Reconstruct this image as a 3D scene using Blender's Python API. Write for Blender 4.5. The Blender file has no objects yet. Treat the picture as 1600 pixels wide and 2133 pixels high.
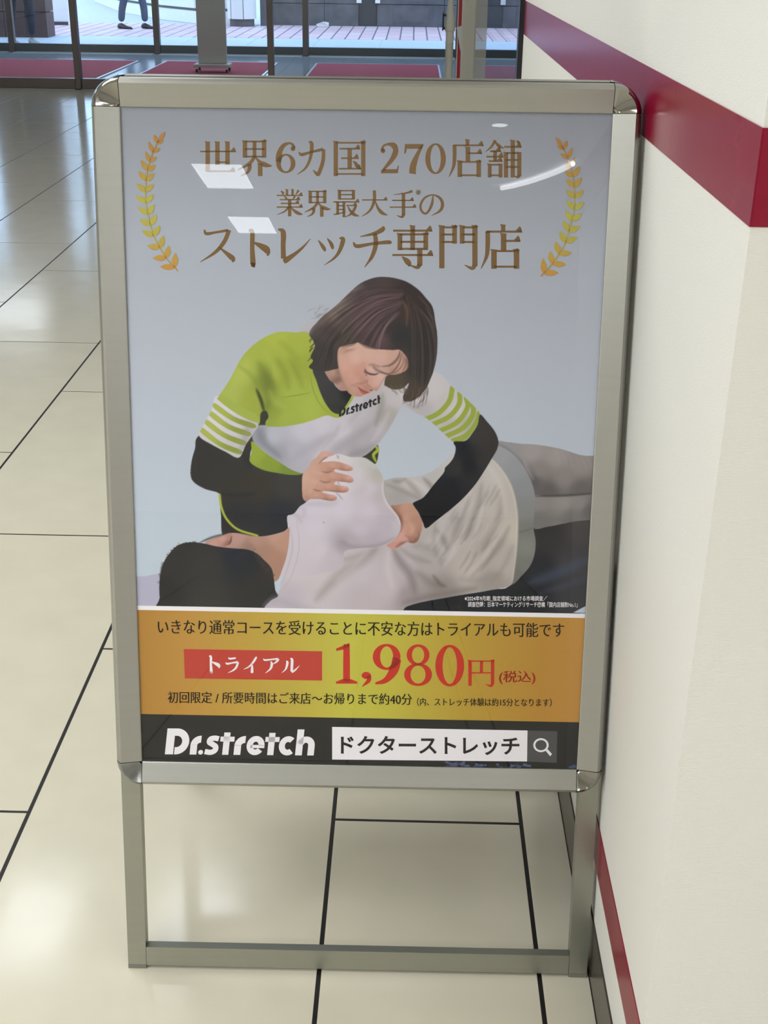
import bpy, bmesh, math, random
import numpy as np
from mathutils import Matrix, Vector
random.seed(7); rng = np.random.default_rng(7)
scene = bpy.context.scene
COL = scene.collection

# ------------------------------------------------------------------ camera
F_PX, PITCH, ROLL, YAW, CAM_H = 2600.0, 0.428782, -0.0127556, -0.0177310, 1.296304
def cam_axes():
    cp, sp, cy, sy = math.cos(PITCH), math.sin(PITCH), math.cos(YAW), math.sin(YAW)
    f = np.array([sy*cp, cy*cp, -sp]); r = np.array([cy, -sy, 0.0]); d = np.cross(f, r)
    cr, sr = math.cos(ROLL), math.sin(ROLL)
    return cr*r + sr*d, -sr*r + cr*d, f
RX, DN, FW = cam_axes()
camd = bpy.data.cameras.new('camera'); cam = bpy.data.objects.new('camera', camd); COL.objects.link(cam)
camd.sensor_fit = 'HORIZONTAL'; camd.sensor_width = 36.0; camd.lens = F_PX/1600.0*36.0
camd.clip_start = 0.02; camd.clip_end = 300
cam.matrix_world = Matrix(((RX[0], -DN[0], -FW[0], 0), (RX[1], -DN[1], -FW[1], 0), (RX[2], -DN[2], -FW[2], CAM_H), (0, 0, 0, 1)))
scene.camera = cam

# ------------------------------------------------------------------ world, exposure
SKY = 1.40
LAMP = 3.2
w = bpy.data.worlds.new('sky'); scene.world = w; w.use_nodes = True
bg = w.node_tree.nodes['Background']; bg.inputs[0].default_value = (0.50, 0.70, 1.0, 1); bg.inputs[1].default_value = SKY
scene.view_settings.view_transform = 'Standard'; scene.view_settings.look = 'None'
scene.view_settings.gamma = 1.0; scene.view_settings.exposure = 1.12
scene.view_settings.use_curve_mapping = False
scene.cycles.transparent_max_bounces = 12
scene.cycles.max_bounces = 4; scene.cycles.diffuse_bounces = 3; scene.cycles.glossy_bounces = 2; scene.cycles.transmission_bounces = 2
scene.cycles.use_adaptive_sampling = True; scene.cycles.adaptive_threshold = 0.03
scene.cycles.use_light_tree = False
scene.cycles.caustics_reflective = False; scene.cycles.caustics_refractive = False

# ------------------------------------------------------------------ materials
def lin(c):
    c = np.asarray(c, float)/255.0
    return np.where(c <= 0.04045, c/12.92, ((c+0.055)/1.055)**2.4)
def rgb(*c):
    v = lin(c); return (float(v[0]), float(v[1]), float(v[2]), 1.0)
def mat(name, col, rough=0.5, metal=0.0, noise=None, bump=None, spec=0.5, coat=0.0, coat_rough=0.05, emit=None, aniso=None):
    m = bpy.data.materials.new(name); m.use_nodes = True
    nt = m.node_tree; b = nt.nodes['Principled BSDF']
    b.inputs['Base Color'].default_value = col; b.inputs['Roughness'].default_value = rough
    b.inputs['Metallic'].default_value = metal; b.inputs['Specular IOR Level'].default_value = spec
    b.inputs['Coat Weight'].default_value = coat; b.inputs['Coat Roughness'].default_value = coat_rough
    if emit:
        b.inputs['Emission Color'].default_value = emit[0]; b.inputs['Emission Strength'].default_value = emit[1]
    if noise or bump:
        tc = nt.nodes.new('ShaderNodeTexCoord')
    if noise:                                   # (scale, amount, stretch)
        mp = nt.nodes.new('ShaderNodeMapping'); mp.inputs['Scale'].default_value = noise[2] if len(noise) > 2 else (1, 1, 1)
        n = nt.nodes.new('ShaderNodeTexNoise'); n.inputs['Scale'].default_value = noise[0]; n.inputs['Detail'].default_value = 2.5
        r = nt.nodes.new('ShaderNodeMapRange'); r.inputs['From Min'].default_value = 0.25; r.inputs['From Max'].default_value = 0.75
        r.inputs['To Min'].default_value = 1-noise[1]; r.inputs['To Max'].default_value = 1+noise[1]
        mx = nt.nodes.new('ShaderNodeMix'); mx.data_type = 'RGBA'; mx.blend_type = 'MULTIPLY'; mx.inputs['Factor'].default_value = 1
        mx.inputs['A'].default_value = col
        nt.links.new(tc.outputs['Object'], mp.inputs[0]); nt.links.new(mp.outputs[0], n.inputs['Vector'])
        nt.links.new(n.outputs[0], r.inputs[0]); nt.links.new(r.outputs[0], mx.inputs['B'])
        nt.links.new(mx.outputs['Result'], b.inputs['Base Color'])
    if bump:                                    # (scale, strength, distance, stretch)
        mp = nt.nodes.new('ShaderNodeMapping'); mp.inputs['Scale'].default_value = bump[3] if len(bump) > 3 else (1, 1, 1)
        n = nt.nodes.new('ShaderNodeTexNoise'); n.inputs['Scale'].default_value = bump[0]; n.inputs['Detail'].default_value = 1.5
        bp = nt.nodes.new('ShaderNodeBump'); bp.inputs['Strength'].default_value = bump[1]; bp.inputs['Distance'].default_value = bump[2]
        nt.links.new(tc.outputs['Object'], mp.inputs[0]); nt.links.new(mp.outputs[0], n.inputs['Vector'])
        nt.links.new(n.outputs[0], bp.inputs['Height']); nt.links.new(bp.outputs[0], b.inputs['Normal'])
    return m
def glass(name, tint=(1, 1, 1, 1), ior=1.5, rough=0.0, boost=1.0):
    m = bpy.data.materials.new(name); m.use_nodes = True; nt = m.node_tree
    nt.nodes.remove(nt.nodes['Principled BSDF']); out = nt.nodes['Material Output']
    t = nt.nodes.new('ShaderNodeBsdfTransparent'); t.inputs[0].default_value = tint
    g = nt.nodes.new('ShaderNodeBsdfGlossy'); g.inputs['Roughness'].default_value = rough
    lw = nt.nodes.new('ShaderNodeLayerWeight'); lw.inputs['Blend'].default_value = 0.5
    pw = nt.nodes.new('ShaderNodeMath'); pw.operation = 'POWER'; pw.inputs[1].default_value = 5.0
    f0 = ((ior-1)/(ior+1))**2*boost
    ml = nt.nodes.new('ShaderNodeMapRange'); ml.inputs['To Min'].default_value = f0; ml.inputs['To Max'].default_value = 1.0
    mx = nt.nodes.new('ShaderNodeMixShader')
    nt.links.new(lw.outputs['Facing'], pw.inputs[0]); nt.links.new(pw.outputs[0], ml.inputs[0]); nt.links.new(ml.outputs[0], mx.inputs[0])
    nt.links.new(t.outputs[0], mx.inputs[1]); nt.links.new(g.outputs[0], mx.inputs[2]); nt.links.new(mx.outputs[0], out.inputs[0])
    return m
def vcol_mat(name, rough=0.6):
    m = mat(name, (1, 1, 1, 1), rough, spec=0.1); nt = m.node_tree
    a = nt.nodes.new('ShaderNodeAttribute'); a.attribute_name = 'Col'
    nt.links.new(a.outputs['Color'], nt.nodes['Principled BSDF'].inputs['Base Color'])
    return m

# ------------------------------------------------------------------ object helpers
def link(name, me, m=None, parent=None):
    o = bpy.data.objects.new(name, me); COL.objects.link(o)
    if m is not None and me is not None:
        if not me.materials: me.materials.append(m)
    if parent is not None: o.parent = parent
    return o
def tag(o, label=None, cat=None, group=None, kind=None):
    if label: o['label'] = label
    if cat: o['category'] = cat
    if group: o['group'] = group
    if kind: o['kind'] = kind
    return o
def empty(name, loc=(0, 0, 0), rz=0):
    o = bpy.data.objects.new(name, None); COL.objects.link(o); o.location = loc; o.rotation_euler = (0, 0, rz)
    o.empty_display_size = 0.05
    return o
def pyd(name, v, f, m=None, parent=None, smooth=False):
    me = bpy.data.meshes.new(name); me.from_pydata([tuple(map(float, p)) for p in v], [], f); me.update()
    if smooth: me.polygons.foreach_set('use_smooth', [True]*len(me.polygons))
    return link(name, me, m, parent)
BOXF = [(0, 3, 2, 1), (4, 5, 6, 7), (0, 1, 5, 4), (1, 2, 6, 5), (2, 3, 7, 6), (3, 0, 4, 7)]
def boxv(x0, x1, y0, y1, z0, z1):
    return [(x0, y0, z0), (x1, y0, z0), (x1, y1, z0), (x0, y1, z0), (x0, y0, z1), (x1, y0, z1), (x1, y1, z1), (x0, y1, z1)]
def box(name, b, m, parent=None, bevel=0.0, xf=None):
    v = boxv(*b)
    if xf: v = [xf(*p) for p in v]
    me = bpy.data.meshes.new(name); bm = bmesh.new()
    vs = [bm.verts.new(p) for p in v]
    for f in BOXF: bm.faces.new([vs[i] for i in f])
    if bevel > 0:
        bmesh.ops.bevel(bm, geom=list(bm.edges), offset=bevel, segments=2, affect='EDGES', profile=0.5)
    bmesh.ops.recalc_face_normals(bm, faces=list(bm.faces))
    bm.to_mesh(me); bm.free()
    return link(name, me, m, parent)
def lathe(name, prof, m, parent=None, n=32, loc=(0, 0, 0), smooth=True, a0=0.0, a1=2*math.pi, closed=True):
    v = []; f = []
    N = n if closed else n+1
    for i in range(N):
        a = a0+(a1-a0)*i/n
        for r, z in prof: v.append((loc[0]+r*math.cos(a), loc[1]+r*math.sin(a), loc[2]+z))
    k = len(prof)
    for i in range(n):
        j = (i+1) % N
        for q in range(k-1): f.append((i*k+q, j*k+q, j*k+q+1, i*k+q+1))
    return pyd(name, v, f, m, parent, smooth)
def join_boxes(name, boxes, m, parent=None):
    v = []; f = []
    for b in boxes:
        n = len(v); v += boxv(*b); f += [tuple(n+i for i in q) for q in BOXF]
    return pyd(name, v, f, m, parent)

# ------------------------------------------------------------------ shared materials
M = {}
M['tile'] = mat('floor tile', rgb(222, 214, 191), 0.13, noise=(9, 0.035), bump=(5.0, 0.05, 0.02), spec=0.5)
M['grout'] = mat('black joint', rgb(24, 20, 20), 0.5)
M['wall'] = mat('cream wallpaper', rgb(230, 227, 220), 0.7, bump=(260, 0.25, 0.002, (1, 1, 2.6)), noise=(1.6, 0.02), spec=0.25)
M['band'] = mat('crimson vinyl', rgb(138, 11, 46), 0.22, noise=(60, 0.05), spec=0.28, coat=0.0)
M['base'] = mat('dark skirting', rgb(58, 50, 44), 0.25, noise=(14, 0.18))
M['ceil'] = mat('white ceiling', rgb(228, 228, 226), 0.8)
M['alu'] = mat('satin aluminium', rgb(168, 166, 160), 0.34, 0.85, noise=(3, 0.02, (1, 1, 40)))
M['alu_leg'] = mat('satin aluminium tube', rgb(164, 164, 152), 0.36, 0.85, noise=(3, 0.02, (1, 1, 40)))
M['chrome'] = mat('polished chrome corner', rgb(158, 155, 148), 0.07, 1.0)
M['chrome_matt'] = mat('worn chrome corner', rgb(150, 152, 152), 0.16, 1.0, noise=(120, 0.12))
M['backing'] = mat('brown hardboard backing', rgb(104, 80, 52), 0.7)
M['foot'] = mat('grey plastic foot', rgb(120, 116, 106), 0.5)
M['cover'] = glass('clear poster cover', ior=1.5, rough=0.003)
M['pane'] = glass('door glass', tint=(0.93, 0.97, 0.98, 1), ior=1.5)
M['bronze'] = mat('dark bronze door metal', rgb(104, 94, 90), 0.35, 0.4, noise=(8, 0.05))
M['rail'] = mat('dark green grey kick rail', rgb(76, 82, 82), 0.35, 0.4)
M['steel'] = mat('bright steel sill', rgb(225, 230, 235), 0.3, 0.6)
M['mat'] = mat('wine red entrance carpet', rgb(172, 70, 88), 0.95, noise=(60, 0.10), bump=(400, 0.4, 0.004))
M['vfloor'] = mat('blue grey entrance stone', rgb(158, 168, 176), 0.14, noise=(4, 0.08))
M['pave'] = mat('pale paving', rgb(196, 196, 200), 0.6, noise=(3, 0.05))
M['easel'] = mat('grey sheet metal', rgb(206, 207, 199), 0.5, noise=(2, 0.03))
M['rubber'] = mat('black rubber', rgb(36, 35, 36), 0.5)
M['stone'] = mat('dark slate stone', rgb(90, 87, 90), 0.7, noise=(5, 0.25), bump=(18, 0.3, 0.01))
M['slot'] = mat('black stone joint', rgb(52, 52, 56), 0.6)
M['white'] = mat('white render', rgb(235, 232, 226), 0.7, noise=(2, 0.02))
M['brown'] = mat('red brown stone cladding', rgb(84, 58, 56), 0.5, noise=(4, 0.15))
M['cream'] = mat('cream painted pipe', rgb(230, 225, 208), 0.4)
M['red'] = mat('red panel', rgb(190, 40, 52), 0.45)
M['greypost'] = mat('beige grey post', rgb(168, 164, 152), 0.4, 0.3)
M['black'] = mat('black frame edge', rgb(20, 20, 30), 0.4)
M['lampframe'] = mat('white lamp frame', rgb(235, 235, 232), 0.5)
M['lamp_bright'] = mat('bright lit lamp diffuser', rgb(255, 255, 255), 0.5, emit=((0.92, 0.96, 1.0, 1), LAMP*1.8))
M['lamp'] = mat('lit lamp diffuser', rgb(255, 255, 255), 0.5, emit=((0.88, 0.935, 1.0, 1), LAMP))

# ------------------------------------------------------------------ the hall
XW, YC, YE = 0.2705, 1.0027, 3.29            # wall face, its near corner, its far end
XL, XR, YB, YD, ZC = -7.0, 3.2, -11.0, 12.2, 2.75
SX, SY, XCOL, YROW, XA, XB = 0.48468, 1.03322, -0.60086, 1.63276, -0.10470, 0.19960
J = 0.0032
floor = box('floor', (XL, XR, YB, YD+0.05, -0.12, -0.0010), M['grout']); tag(floor, kind='structure')
cols = [(XA, XB, 0.0), (XB, XW, 0.5), (XCOL, XA, 0.5)]
k = 0
while XCOL-k*SX > XL+0.2:
    cols.append((XCOL-(k+1)*SX, XCOL-k*SX, 0.0 if k % 2 == 0 else 0.5)); k += 1
tile_me = {}
def tile_mesh(wd, ln):
    key = (round(wd, 4), round(ln, 4))
    if key not in tile_me:
        me = bpy.data.meshes.new('tile'); bm = bmesh.new()
        vs = [bm.verts.new(p) for p in boxv(0, wd, 0, ln, -0.0009, 0.0)]
        for f in BOXF: bm.faces.new([vs[i] for i in f])
        top = [e for e in bm.edges if all(v.co.z > -0.0004 for v in e.verts)]
        bmesh.ops.bevel(bm, geom=top, offset=0.0004, segments=1, affect='EDGES')
        bmesh.ops.recalc_face_normals(bm, faces=list(bm.faces))
        bm.to_mesh(me); bm.free(); me.materials.append(M['tile']); tile_me[key] = me
    return tile_me[key]
rest = []
for (x0, x1, off) in cols:
    n = -13
    while True:
        y0 = YROW+(n+off)*SY; n += 1
        y1 = y0+SY
        if y0 >= YD: break
        if y1 <= YB: continue
        y0, y1 = max(y0, YB), min(y1, YD)
        if y1-y0 < 0.03: continue
        if y1 > 0.6 and x1 > -5.0:
            o = bpy.data.objects.new('tile', tile_mesh(x1-x0-2*J, y1-y0-2*J)); COL.objects.link(o)
            o.location = (x0+J, y0+J, 0); o.parent = floor
        else:
            rest.append((x0+J, x1-J, y0+J, y1-J, -0.0009, 0.0))
for i in range(7):                              # shop side and behind the camera, right of the wall line
    x0 = XW+i*SX; x1 = min(x0+SX, XR)
    if x0 >= XR: break
    n = -13
    while True:
        y0 = YROW+(n+0.5*(i % 2))*SY; n += 1
        if y0 >= YD: break
        if y0 < YB: continue
        rest.append((x0+J, x1-J, y0+J, min(y0+SY, YD)-J, -0.0009, 0.0))
r_ = join_boxes('tile_field', rest, M['tile'], floor); r_['kind'] = 'stuff'

wr = box('wall_right', (XW, XW+0.22, YC, YE, 0.0, ZC), M['wall']); tag(wr, kind='structure')
wf = box('wall_front', (XW+0.221, XR, YC, YC+0.2, 0.0, ZC), M['wall']); tag(wf, kind='structure')
tag(box('baseboard_right', (XW-0.0025, XW, YC-0.0025, YE, 0.0, 0.084), M['base']), kind='structure')
tag(box('baseboard_front', (XW+0.0002, XR, YC-0.0025, YC, 0.0, 0.084), M['base']), kind='structure')
t1 = box('trim_1', (XW-0.0012, XW, 1.3452, YE-0.015, 1.0935, 1.1693), M['band']); tag(t1, kind='structure')
t2 = box('trim_2', (XW-0.0012, XW, YC-0.0012, 1.3446, 1.0935, 1.1693), M['band']); tag(t2, kind='structure')
t3 = box('trim_3', (XW+0.0002, XR, YC-0.0012, YC, 1.0935, 1.1693), M['band']); tag(t3, kind='structure')
t4 = box('trim_4', (XW-0.0012, XW, YC-0.0012, YE-0.015, 0.158, 0.2195), M['band']); tag(t4, kind='structure')
t5 = box('trim_5', (XW+0.0002, XR, YC-0.0012, YC, 0.158, 0.2195), M['band']); tag(t5, kind='structure')
tag(box('wall_left', (XL-0.2, XL, YB, 17.0, -0.1, ZC), M['wall']), kind='structure')
tag(box('wall_back', (XL, XR, YB-0.2, YB, -0.1, ZC), M['wall']), kind='structure')
tag(box('wall_far_right', (XR, XR+0.2, YB, 17.0, -0.1, ZC), M['wall']), kind='structure')
tag(box('ceiling', (XL-0.2, XR+0.2, YB-0.2, 17.0, ZC, ZC+0.15), M['ceil']), kind='structure')

# ceiling lamps (recessed boxes with a diffuser)
def lamp(x, y, label, wx=0.36, wy=0.84, m='lamp'):
    t = empty('ceiling_light', (x, y, ZC)); tag(t, label, 'ceiling light', 'recessed ceiling lights of the hall')
    join_boxes('frame', [(-wx/2-.03, wx/2+.03, -wy/2-.03, -wy/2, -.02, 0), (-wx/2-.03, wx/2+.03, wy/2, wy/2+.03, -.02, 0),
                         (-wx/2-.03, -wx/2, -wy/2, wy/2, -.02, 0), (wx/2, wx/2+.03, -wy/2, wy/2, -.02, 0)], M['lampframe'], t)
    pyd('diffuser', [(-wx/2, -wy/2, -.012), (-wx/2, wy/2, -.012), (wx/2, wy/2, -.012), (wx/2, -wy/2, -.012)], [(0, 1, 2, 3)], M[m], t)
LAMP_LABEL = 'bright rectangular ceiling light panel in the white ceiling of the hall, in a set with added fill panels'
for y in (-8.4, -6.4): lamp(-1.28, y, LAMP_LABEL, m='lamp_bright')
for x, y in ((-1.5, -2.6), (-1.5, -.9), (-1.35, .6)): lamp(x, y, LAMP_LABEL, 1.0, .9)  # unseen panels added to light the poster and right wall
lamp(-1.5, 2.5, LAMP_LABEL, 1.2, 1.1)
for x, y in ((-3.4, -6.6), (-3.4, -4.4), (-3.4, -2.4), (-3.4, -.6), (-5.4, -7.0), (-5.4, -4.4), (-5.4, -1.8), (-5.2, 6.5)): lamp(x, y, LAMP_LABEL, 1.1, 1.5)  # unseen rows added for general light and the far floor
for x in (-1.62, -.9): lamp(x, 4.3, LAMP_LABEL, .34, .6)
for y in (-8.6, -6.4, -4.2, -2.0): lamp(2.5, y, LAMP_LABEL, .9, 1.3)  # unseen panels added to brighten the back right of the hall
for y in (4.5, 8.5): lamp(1.9, y, LAMP_LABEL, .8, 1.2)  # unseen panels added to light the shop interior
for x in (-4.6, -2.2, 0.2): lamp(x, 14.2, 'bright square fill light panel added in the vestibule between the glass doors', .7, .7)  # unseen panels added to brighten the vestibule
# thin curved cove light and a small downlight behind the camera
cl = bpy.data.curves.new('cove_light', 'CURVE'); cl.dimensions = '3D'; cl.bevel_depth = .018; cl.bevel_resolution = 1; cl.resolution_u = 5
sp_ = cl.splines.new('NURBS'); cp_ = [(.80, -6.62), (.92, -6.5), (1.08, -6.2), (1.18, -5.95), (1.22, -5.78)]
sp_.points.add(len(cp_)-1); sp_.use_endpoint_u = True
for p_, q_ in zip(sp_.points, cp_): p_.co = (q_[0], q_[1], ZC-.022, 1)
o = bpy.data.objects.new('cove_light', cl); COL.objects.link(o); me_ = bpy.data.meshes.new_from_object(o); bpy.data.objects.remove(o)
tag(link('cove_light', me_, M['lamp_bright']), 'thin curved glowing cove light on the hall ceiling', 'ceiling light')
t = empty('downlight', (.63, -4.85, ZC)); tag(t, 'small round downlight in the hall ceiling', 'ceiling light')
lathe('trim_ring', [(.05, 0), (.075, -.004), (.075, -.012), (.05, -.010)], M['lampframe'], t, 24); lathe('lens', [(0.0, -.006), (.05, -.006)], M['lamp_bright'], t, 24)

# ------------------------------------------------------------------ entrance: inner doors, vestibule, outer doors
fe = box('floor_entrance', (XL, XR, YD+0.051, 16.42, -0.12, -0.003), M['grout']); tag(fe, kind='structure')
stone_tile = bpy.data.meshes.new('stone_tile'); stone_tile.from_pydata(boxv(0, .596, 0, .596, -.006, 0), [], BOXF); stone_tile.materials.append(M['vfloor'])
for i in range(13):
    for j in range(7):
        o = bpy.data.objects.new('stone_tile', stone_tile); COL.objects.link(o); o.parent = fe
        o.location = (-5.62+i*0.6, YD+0.06+j*0.6, 0)
join_boxes('tile_field', [(XL, -5.63, YD+.06, 16.4, -.006, 0), (2.19, XR, YD+.06, 16.4, -.006, 0)], M['vfloor'], fe)['kind'] = 'stuff'

def door_line(name, y, posts, pw, pd, x0, x1, railz, rail_gap, m_post, m_rail, open_from=None):
    t = empty(name, (0, y, 0)); tag(t, kind='structure')
    for x in posts: box('post', (x-pw/2, x+pw/2, -pd/2, pd/2, 0, ZC-0.002), m_post, t, 0.004)
    xs = [x0]+list(posts)+[x1]
    for a, b in zip(xs[:-1], xs[1:]):
        a += pw/2+.002; b -= pw/2+.002
        if b-a < 0.15: continue
        box('kick_rail', (a, b, -.03, .03, rail_gap, railz), m_rail, t, 0.004)
        pyd('glass_pane', [(a, 0, railz-.01), (b, 0, railz-.01), (b, 0, 2.3), (a, 0, 2.3)], [(0, 1, 2, 3)], M['pane'], t)
        box('sill', (a, b, -.05, .05, 0.0005, min(.012, rail_gap)), M['steel'], t)
        if rail_gap > .005: box('sill_strip', (a, b, -.16, -.052, 0.0003, 0.004), M['steel'], t)
        box('head_rail', (a, b, -.03, .03, 2.3, 2.4), m_rail, t)
        pyd('glass_pane', [(a, 0, 2.4), (b, 0, 2.4), (b, 0, ZC-.01), (a, 0, ZC-.01)], [(0, 1, 2, 3)], M['pane'], t)
    return t
door_line('door_1', YD+0.06, (-6.77, -4.95, -3.13, -1.32, 0.50, 2.3), 0.055, 0.09, XL, XR, 0.095, 0.003, M['bronze'], M['bronze'])
door_line('door_2', 16.34, (-6.77, -4.96, -3.16, -1.325, 0.55, 2.3), 0.075, 0.08, XL, XR, 0.10, 0.008, M['bronze'], M['rail'])

for (x0, x1, lab) in ((-5.2, -3.17, 'wine red entrance mat, leftmost of the three between the glass doors'),
                      (-2.86, -1.56, 'wine red entrance mat under the grey signboard on castors'),
                      (-1.12, 0.30, 'wine red entrance mat, rightmost of the three, nearest the cream pipe')):
    t = empty('entrance_mat', ((x0+x1)/2, 14.2, 0)); tag(t, lab, 'mat', 'entrance mats between the glass doors')
    hw = (x1-x0)/2
    box('carpet', (-hw+.02, hw-.02, -1.03, 1.03, .001, .009), M['mat'], t, .002)
    join_boxes('edge_strip', [(-hw, -hw+.02, -1.05, 1.05, .001, .010), (hw-.02, hw, -1.05, 1.05, .001, .010),
                              (-hw, hw, 1.03, 1.05, .001, .010), (-hw, hw, -1.05, -1.03, .001, .010)], M['steel'], t)

# grey signboard on castors
t = empty('signboard_stand', (-2.13, 14.02, 0.010)); tag(t, 'tall grey metal signboard standing on a base with four black castors', 'signboard')
box('board', (-.152, .152, -.025, .025, .085, 1.75), M['easel'], t, .004)
box('base', (-.19, .19, -.13, .13, .052, .083), M['easel'], t, .005)
for x in (-.16, .16):
    for y in (-.10, .10):
        c = box('castor', (x-.012, x+.012, y-.02, y+.02, .035, .052), M['steel'], t)
        prof = [(0.0, -.011), (.018, -.011), (.024, -.006), (.024, .006), (.018, .011), (0.0, .011)]
        wv = lathe('wheel', prof, M['rubber'], c, 16)
        for v in wv.data.vertices: v.co = (x+v.co.z, y+v.co.x, .0245+v.co.y)

# shop window in line with the wall, and the post that ends it
t = empty('window_1', (XW, 0, 0)); tag(t, kind='structure')
box('frame_edge', (-.012, .03, YE+.001, YE+.045, 0, ZC-.002), M['black'], t)
pyd('glass_pane', [(.005, YE+.04, .05), (.005, 6.08, .05), (.005, 6.08, ZC-.01), (.005, YE+.04, ZC-.01)], [(0, 1, 2, 3)], M['pane'], t)
box('sill', (-.01, .03, YE+.046, 6.08, 0, .05), M['greypost'], t)
box('post', (-.052, .012, 6.085, 6.15, 0, ZC-.002), M['greypost'], t, .004)

# cream pipe, red panel and white leaflet by the inner doors
t = empty('standpipe', (.325, 12.05, 0)); tag(t, 'cream painted pipe with a flared collar and black bracket beside the red panel', 'pipe')
lathe('pipe', [(.036, 0.0), (.036, .46), (.0385, .462), (.0385, .47), (.036, .472), (.037, .56)], M['cream'], t, 24)
lathe('collar', [(.037, .56), (.046, .575), (.046, .60), (.044, .66), (.032, .74), (.022, .83), (.02, 1.5), (.0, 1.5)], M['cream'], t, 24)
join_boxes('bracket', [(-.07, -.06, -.02, .02, .57, .72), (-.06, -.04, -.01, .01, .58, .6), (-.06, -.035, -.01, .01, .69, .71)], M['rubber'], t)
t = empty('red_panel', (.410, 12.02, 0)); tag(t, 'narrow upright red panel on a pale edge beside the cream pipe', 'panel')
box('panel', (-.012, .03, -.012, .012, 0.0, 1.8), M['red'], t); box('edge_strip', (-.02, -.0125, -.012, .012, 0.0, 1.8), M['cream'], t)
t = pyd('leaflet', [(.383, 12.0, .60), (.425, 11.99, .615), (.437, 11.985, .36), (.420, 11.99, .42), (.383, 12.001, .602), (.425, 11.991, .617), (.437, 11.986, .362), (.420, 11.991, .422)],
        [(0, 1, 2, 3), (7, 6, 5, 4), (0, 4, 5, 1), (1, 5, 6, 2), (2, 6, 7, 3), (3, 7, 4, 0)], M['white'])
tag(t, 'white paper leaflet hanging on the red panel by the doors', 'leaflet')

# ------------------------------------------------------------------ street outside
fo = box('floor_outside', (-40, 40, 16.43, 80, -0.15, -0.004), M['pave']); tag(fo, kind='structure')
slab = bpy.data.meshes.new('paving_slab'); slab.from_pydata(boxv(0, .892, 0, 1.392, -.006, 0), [], BOXF)
slab.materials.append(mat('pale blue paving slab', rgb(196, 204, 214), 0.55, noise=(2, .05)))
for i in range(12):
    for j in range(2):
        o = bpy.data.objects.new('paving_slab', slab); COL.objects.link(o); o.parent = fo
        o.location = (-7.2+i*.9+(.45 if j else 0), 16.46+j*1.4, 0)
M['pink'] = mat('pink paving', rgb(204, 184, 190), 0.6)
nt = M['pink'].node_tree; tc = nt.nodes.new('ShaderNodeTexCoord'); mp = nt.nodes.new('ShaderNodeMapping'); br = nt.nodes.new('ShaderNodeTexBrick')
mp.inputs['Rotation'].default_value = (0, 0, math.pi/2); br.inputs['Scale'].default_value = 1.0
br.inputs['Brick Width'].default_value = .8; br.inputs['Row Height'].default_value = .2; br.inputs['Mortar Size'].default_value = .012
br.inputs['Color1'].default_value = rgb(220, 182, 186); br.inputs['Color2'].default_value = rgb(226, 196, 198); br.inputs['Mortar'].default_value = rgb(120, 112, 118)
nt.links.new(tc.outputs['Object'], mp.inputs[0]); nt.links.new(mp.outputs[0], br.inputs['Vector']); nt.links.new(br.outputs[0], nt.nodes['Principled BSDF'].inputs['Base Color'])
box('brick_paving', (-9, 8, 19.28, 22.36, -.02, 0), M['pink'], fo)

t = empty('stone_wall', (0, 22.4, 0)); tag(t, 'dark grey slate clad street wall beyond the glass doors', 'wall')
box('core', (-2.42, 7.0, .04, .4, 0, 3.2), M['slot'], t)
xs = [-2.42, -1.5, -.93, -.62, .5, 1.7, 2.9, 4.1, 5.3, 7.0]
for i in range(len(xs)-1):
    if i == 2: continue
    for (z0, z1) in ((0, .335), (.345, 1.3), (1.31, 2.25), (2.26, 3.2)):
        box('stone_panel', (xs[i]+.004, xs[i+1]-.004, 0, .035, z0, z1), M['stone'], t, .003)
for x in (-.93, -.62):
    box('white_foot', (x-.03, x+.05, -.05, -.002, .36, .5), M['white'], t)
t = pyd('paper_scrap', [(-1.62, 22.2, .001), (-1.42, 22.25, .001), (-1.42, 22.25, .06), (-1.5, 22.2, .075), (-1.62, 22.2, .035), (-1.62, 22.32, .001), (-1.42, 22.32, .001), (-1.42, 22.32, .05), (-1.5, 22.32, .06), (-1.62, 22.32, .03)],
        [(0, 1, 2, 3, 4), (9, 8, 7, 6, 5), (0, 5, 6, 1), (1, 6, 7, 2), (2, 7, 8, 3), (3, 8, 9, 4), (4, 9, 5, 0)], M['white'])
tag(t, 'small crumpled white scrap lying at the foot of the slate wall', 'litter')

t = empty('round_column', (-2.83, 22.0, 0)); tag(t, 'white round column with a grey foot beside the slate wall', 'column')
lathe('shaft', [(.235, .115), (.235, 3.6)], M['white'], t, 40)
lathe('foot', [(.20, 0.0), (.20, .12)], M['stone'], t, 40)
for a in (-1.35, -2.3):
    box('seam', (.236*math.cos(a)-.004, .236*math.cos(a)+.004, .236*math.sin(a)-.002, .236*math.sin(a)+.01, .116, 3.6), M['slot'], t)

# curved white wall with a tiled plinth
pts = [(-2.9, 21.9+.5), (-3.69, 22.47), (-4.4, 23.4), (-5.66, 25.7), (-7.2, 30.0), (-8.5, 36)]
t = empty('curved_wall', (-4.4, 23.4, 0)); tag(t, 'long white curved wall on a pale tiled plinth along the street', 'wall')
def strip(name, z0, z1, off, m, parent, th=.15):
    v = []; f = []
    for (x, y) in pts:
        v += [(x+4.4+off, y-23.4-off, z0), (x+4.4+off, y-23.4-off, z1), (x+4.4+th, y-23.4+th+.1, z1), (x+4.4+th, y-23.4+th+.1, z0)]
    for i in range(len(pts)-1):
        a, b = i*4, i*4+4
        for q in range(4): f.append((a+q, b+q, b+(q+1) % 4, a+(q+1) % 4))
    return pyd(name, v, f, m, parent)
strip('wall_face', .24, 3.4, 0, M['white'], t)
strip('plinth', 0, .2, .05, M['white'], t); strip('shadow_gap', .2, .24, .02, M['slot'], t)
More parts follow.
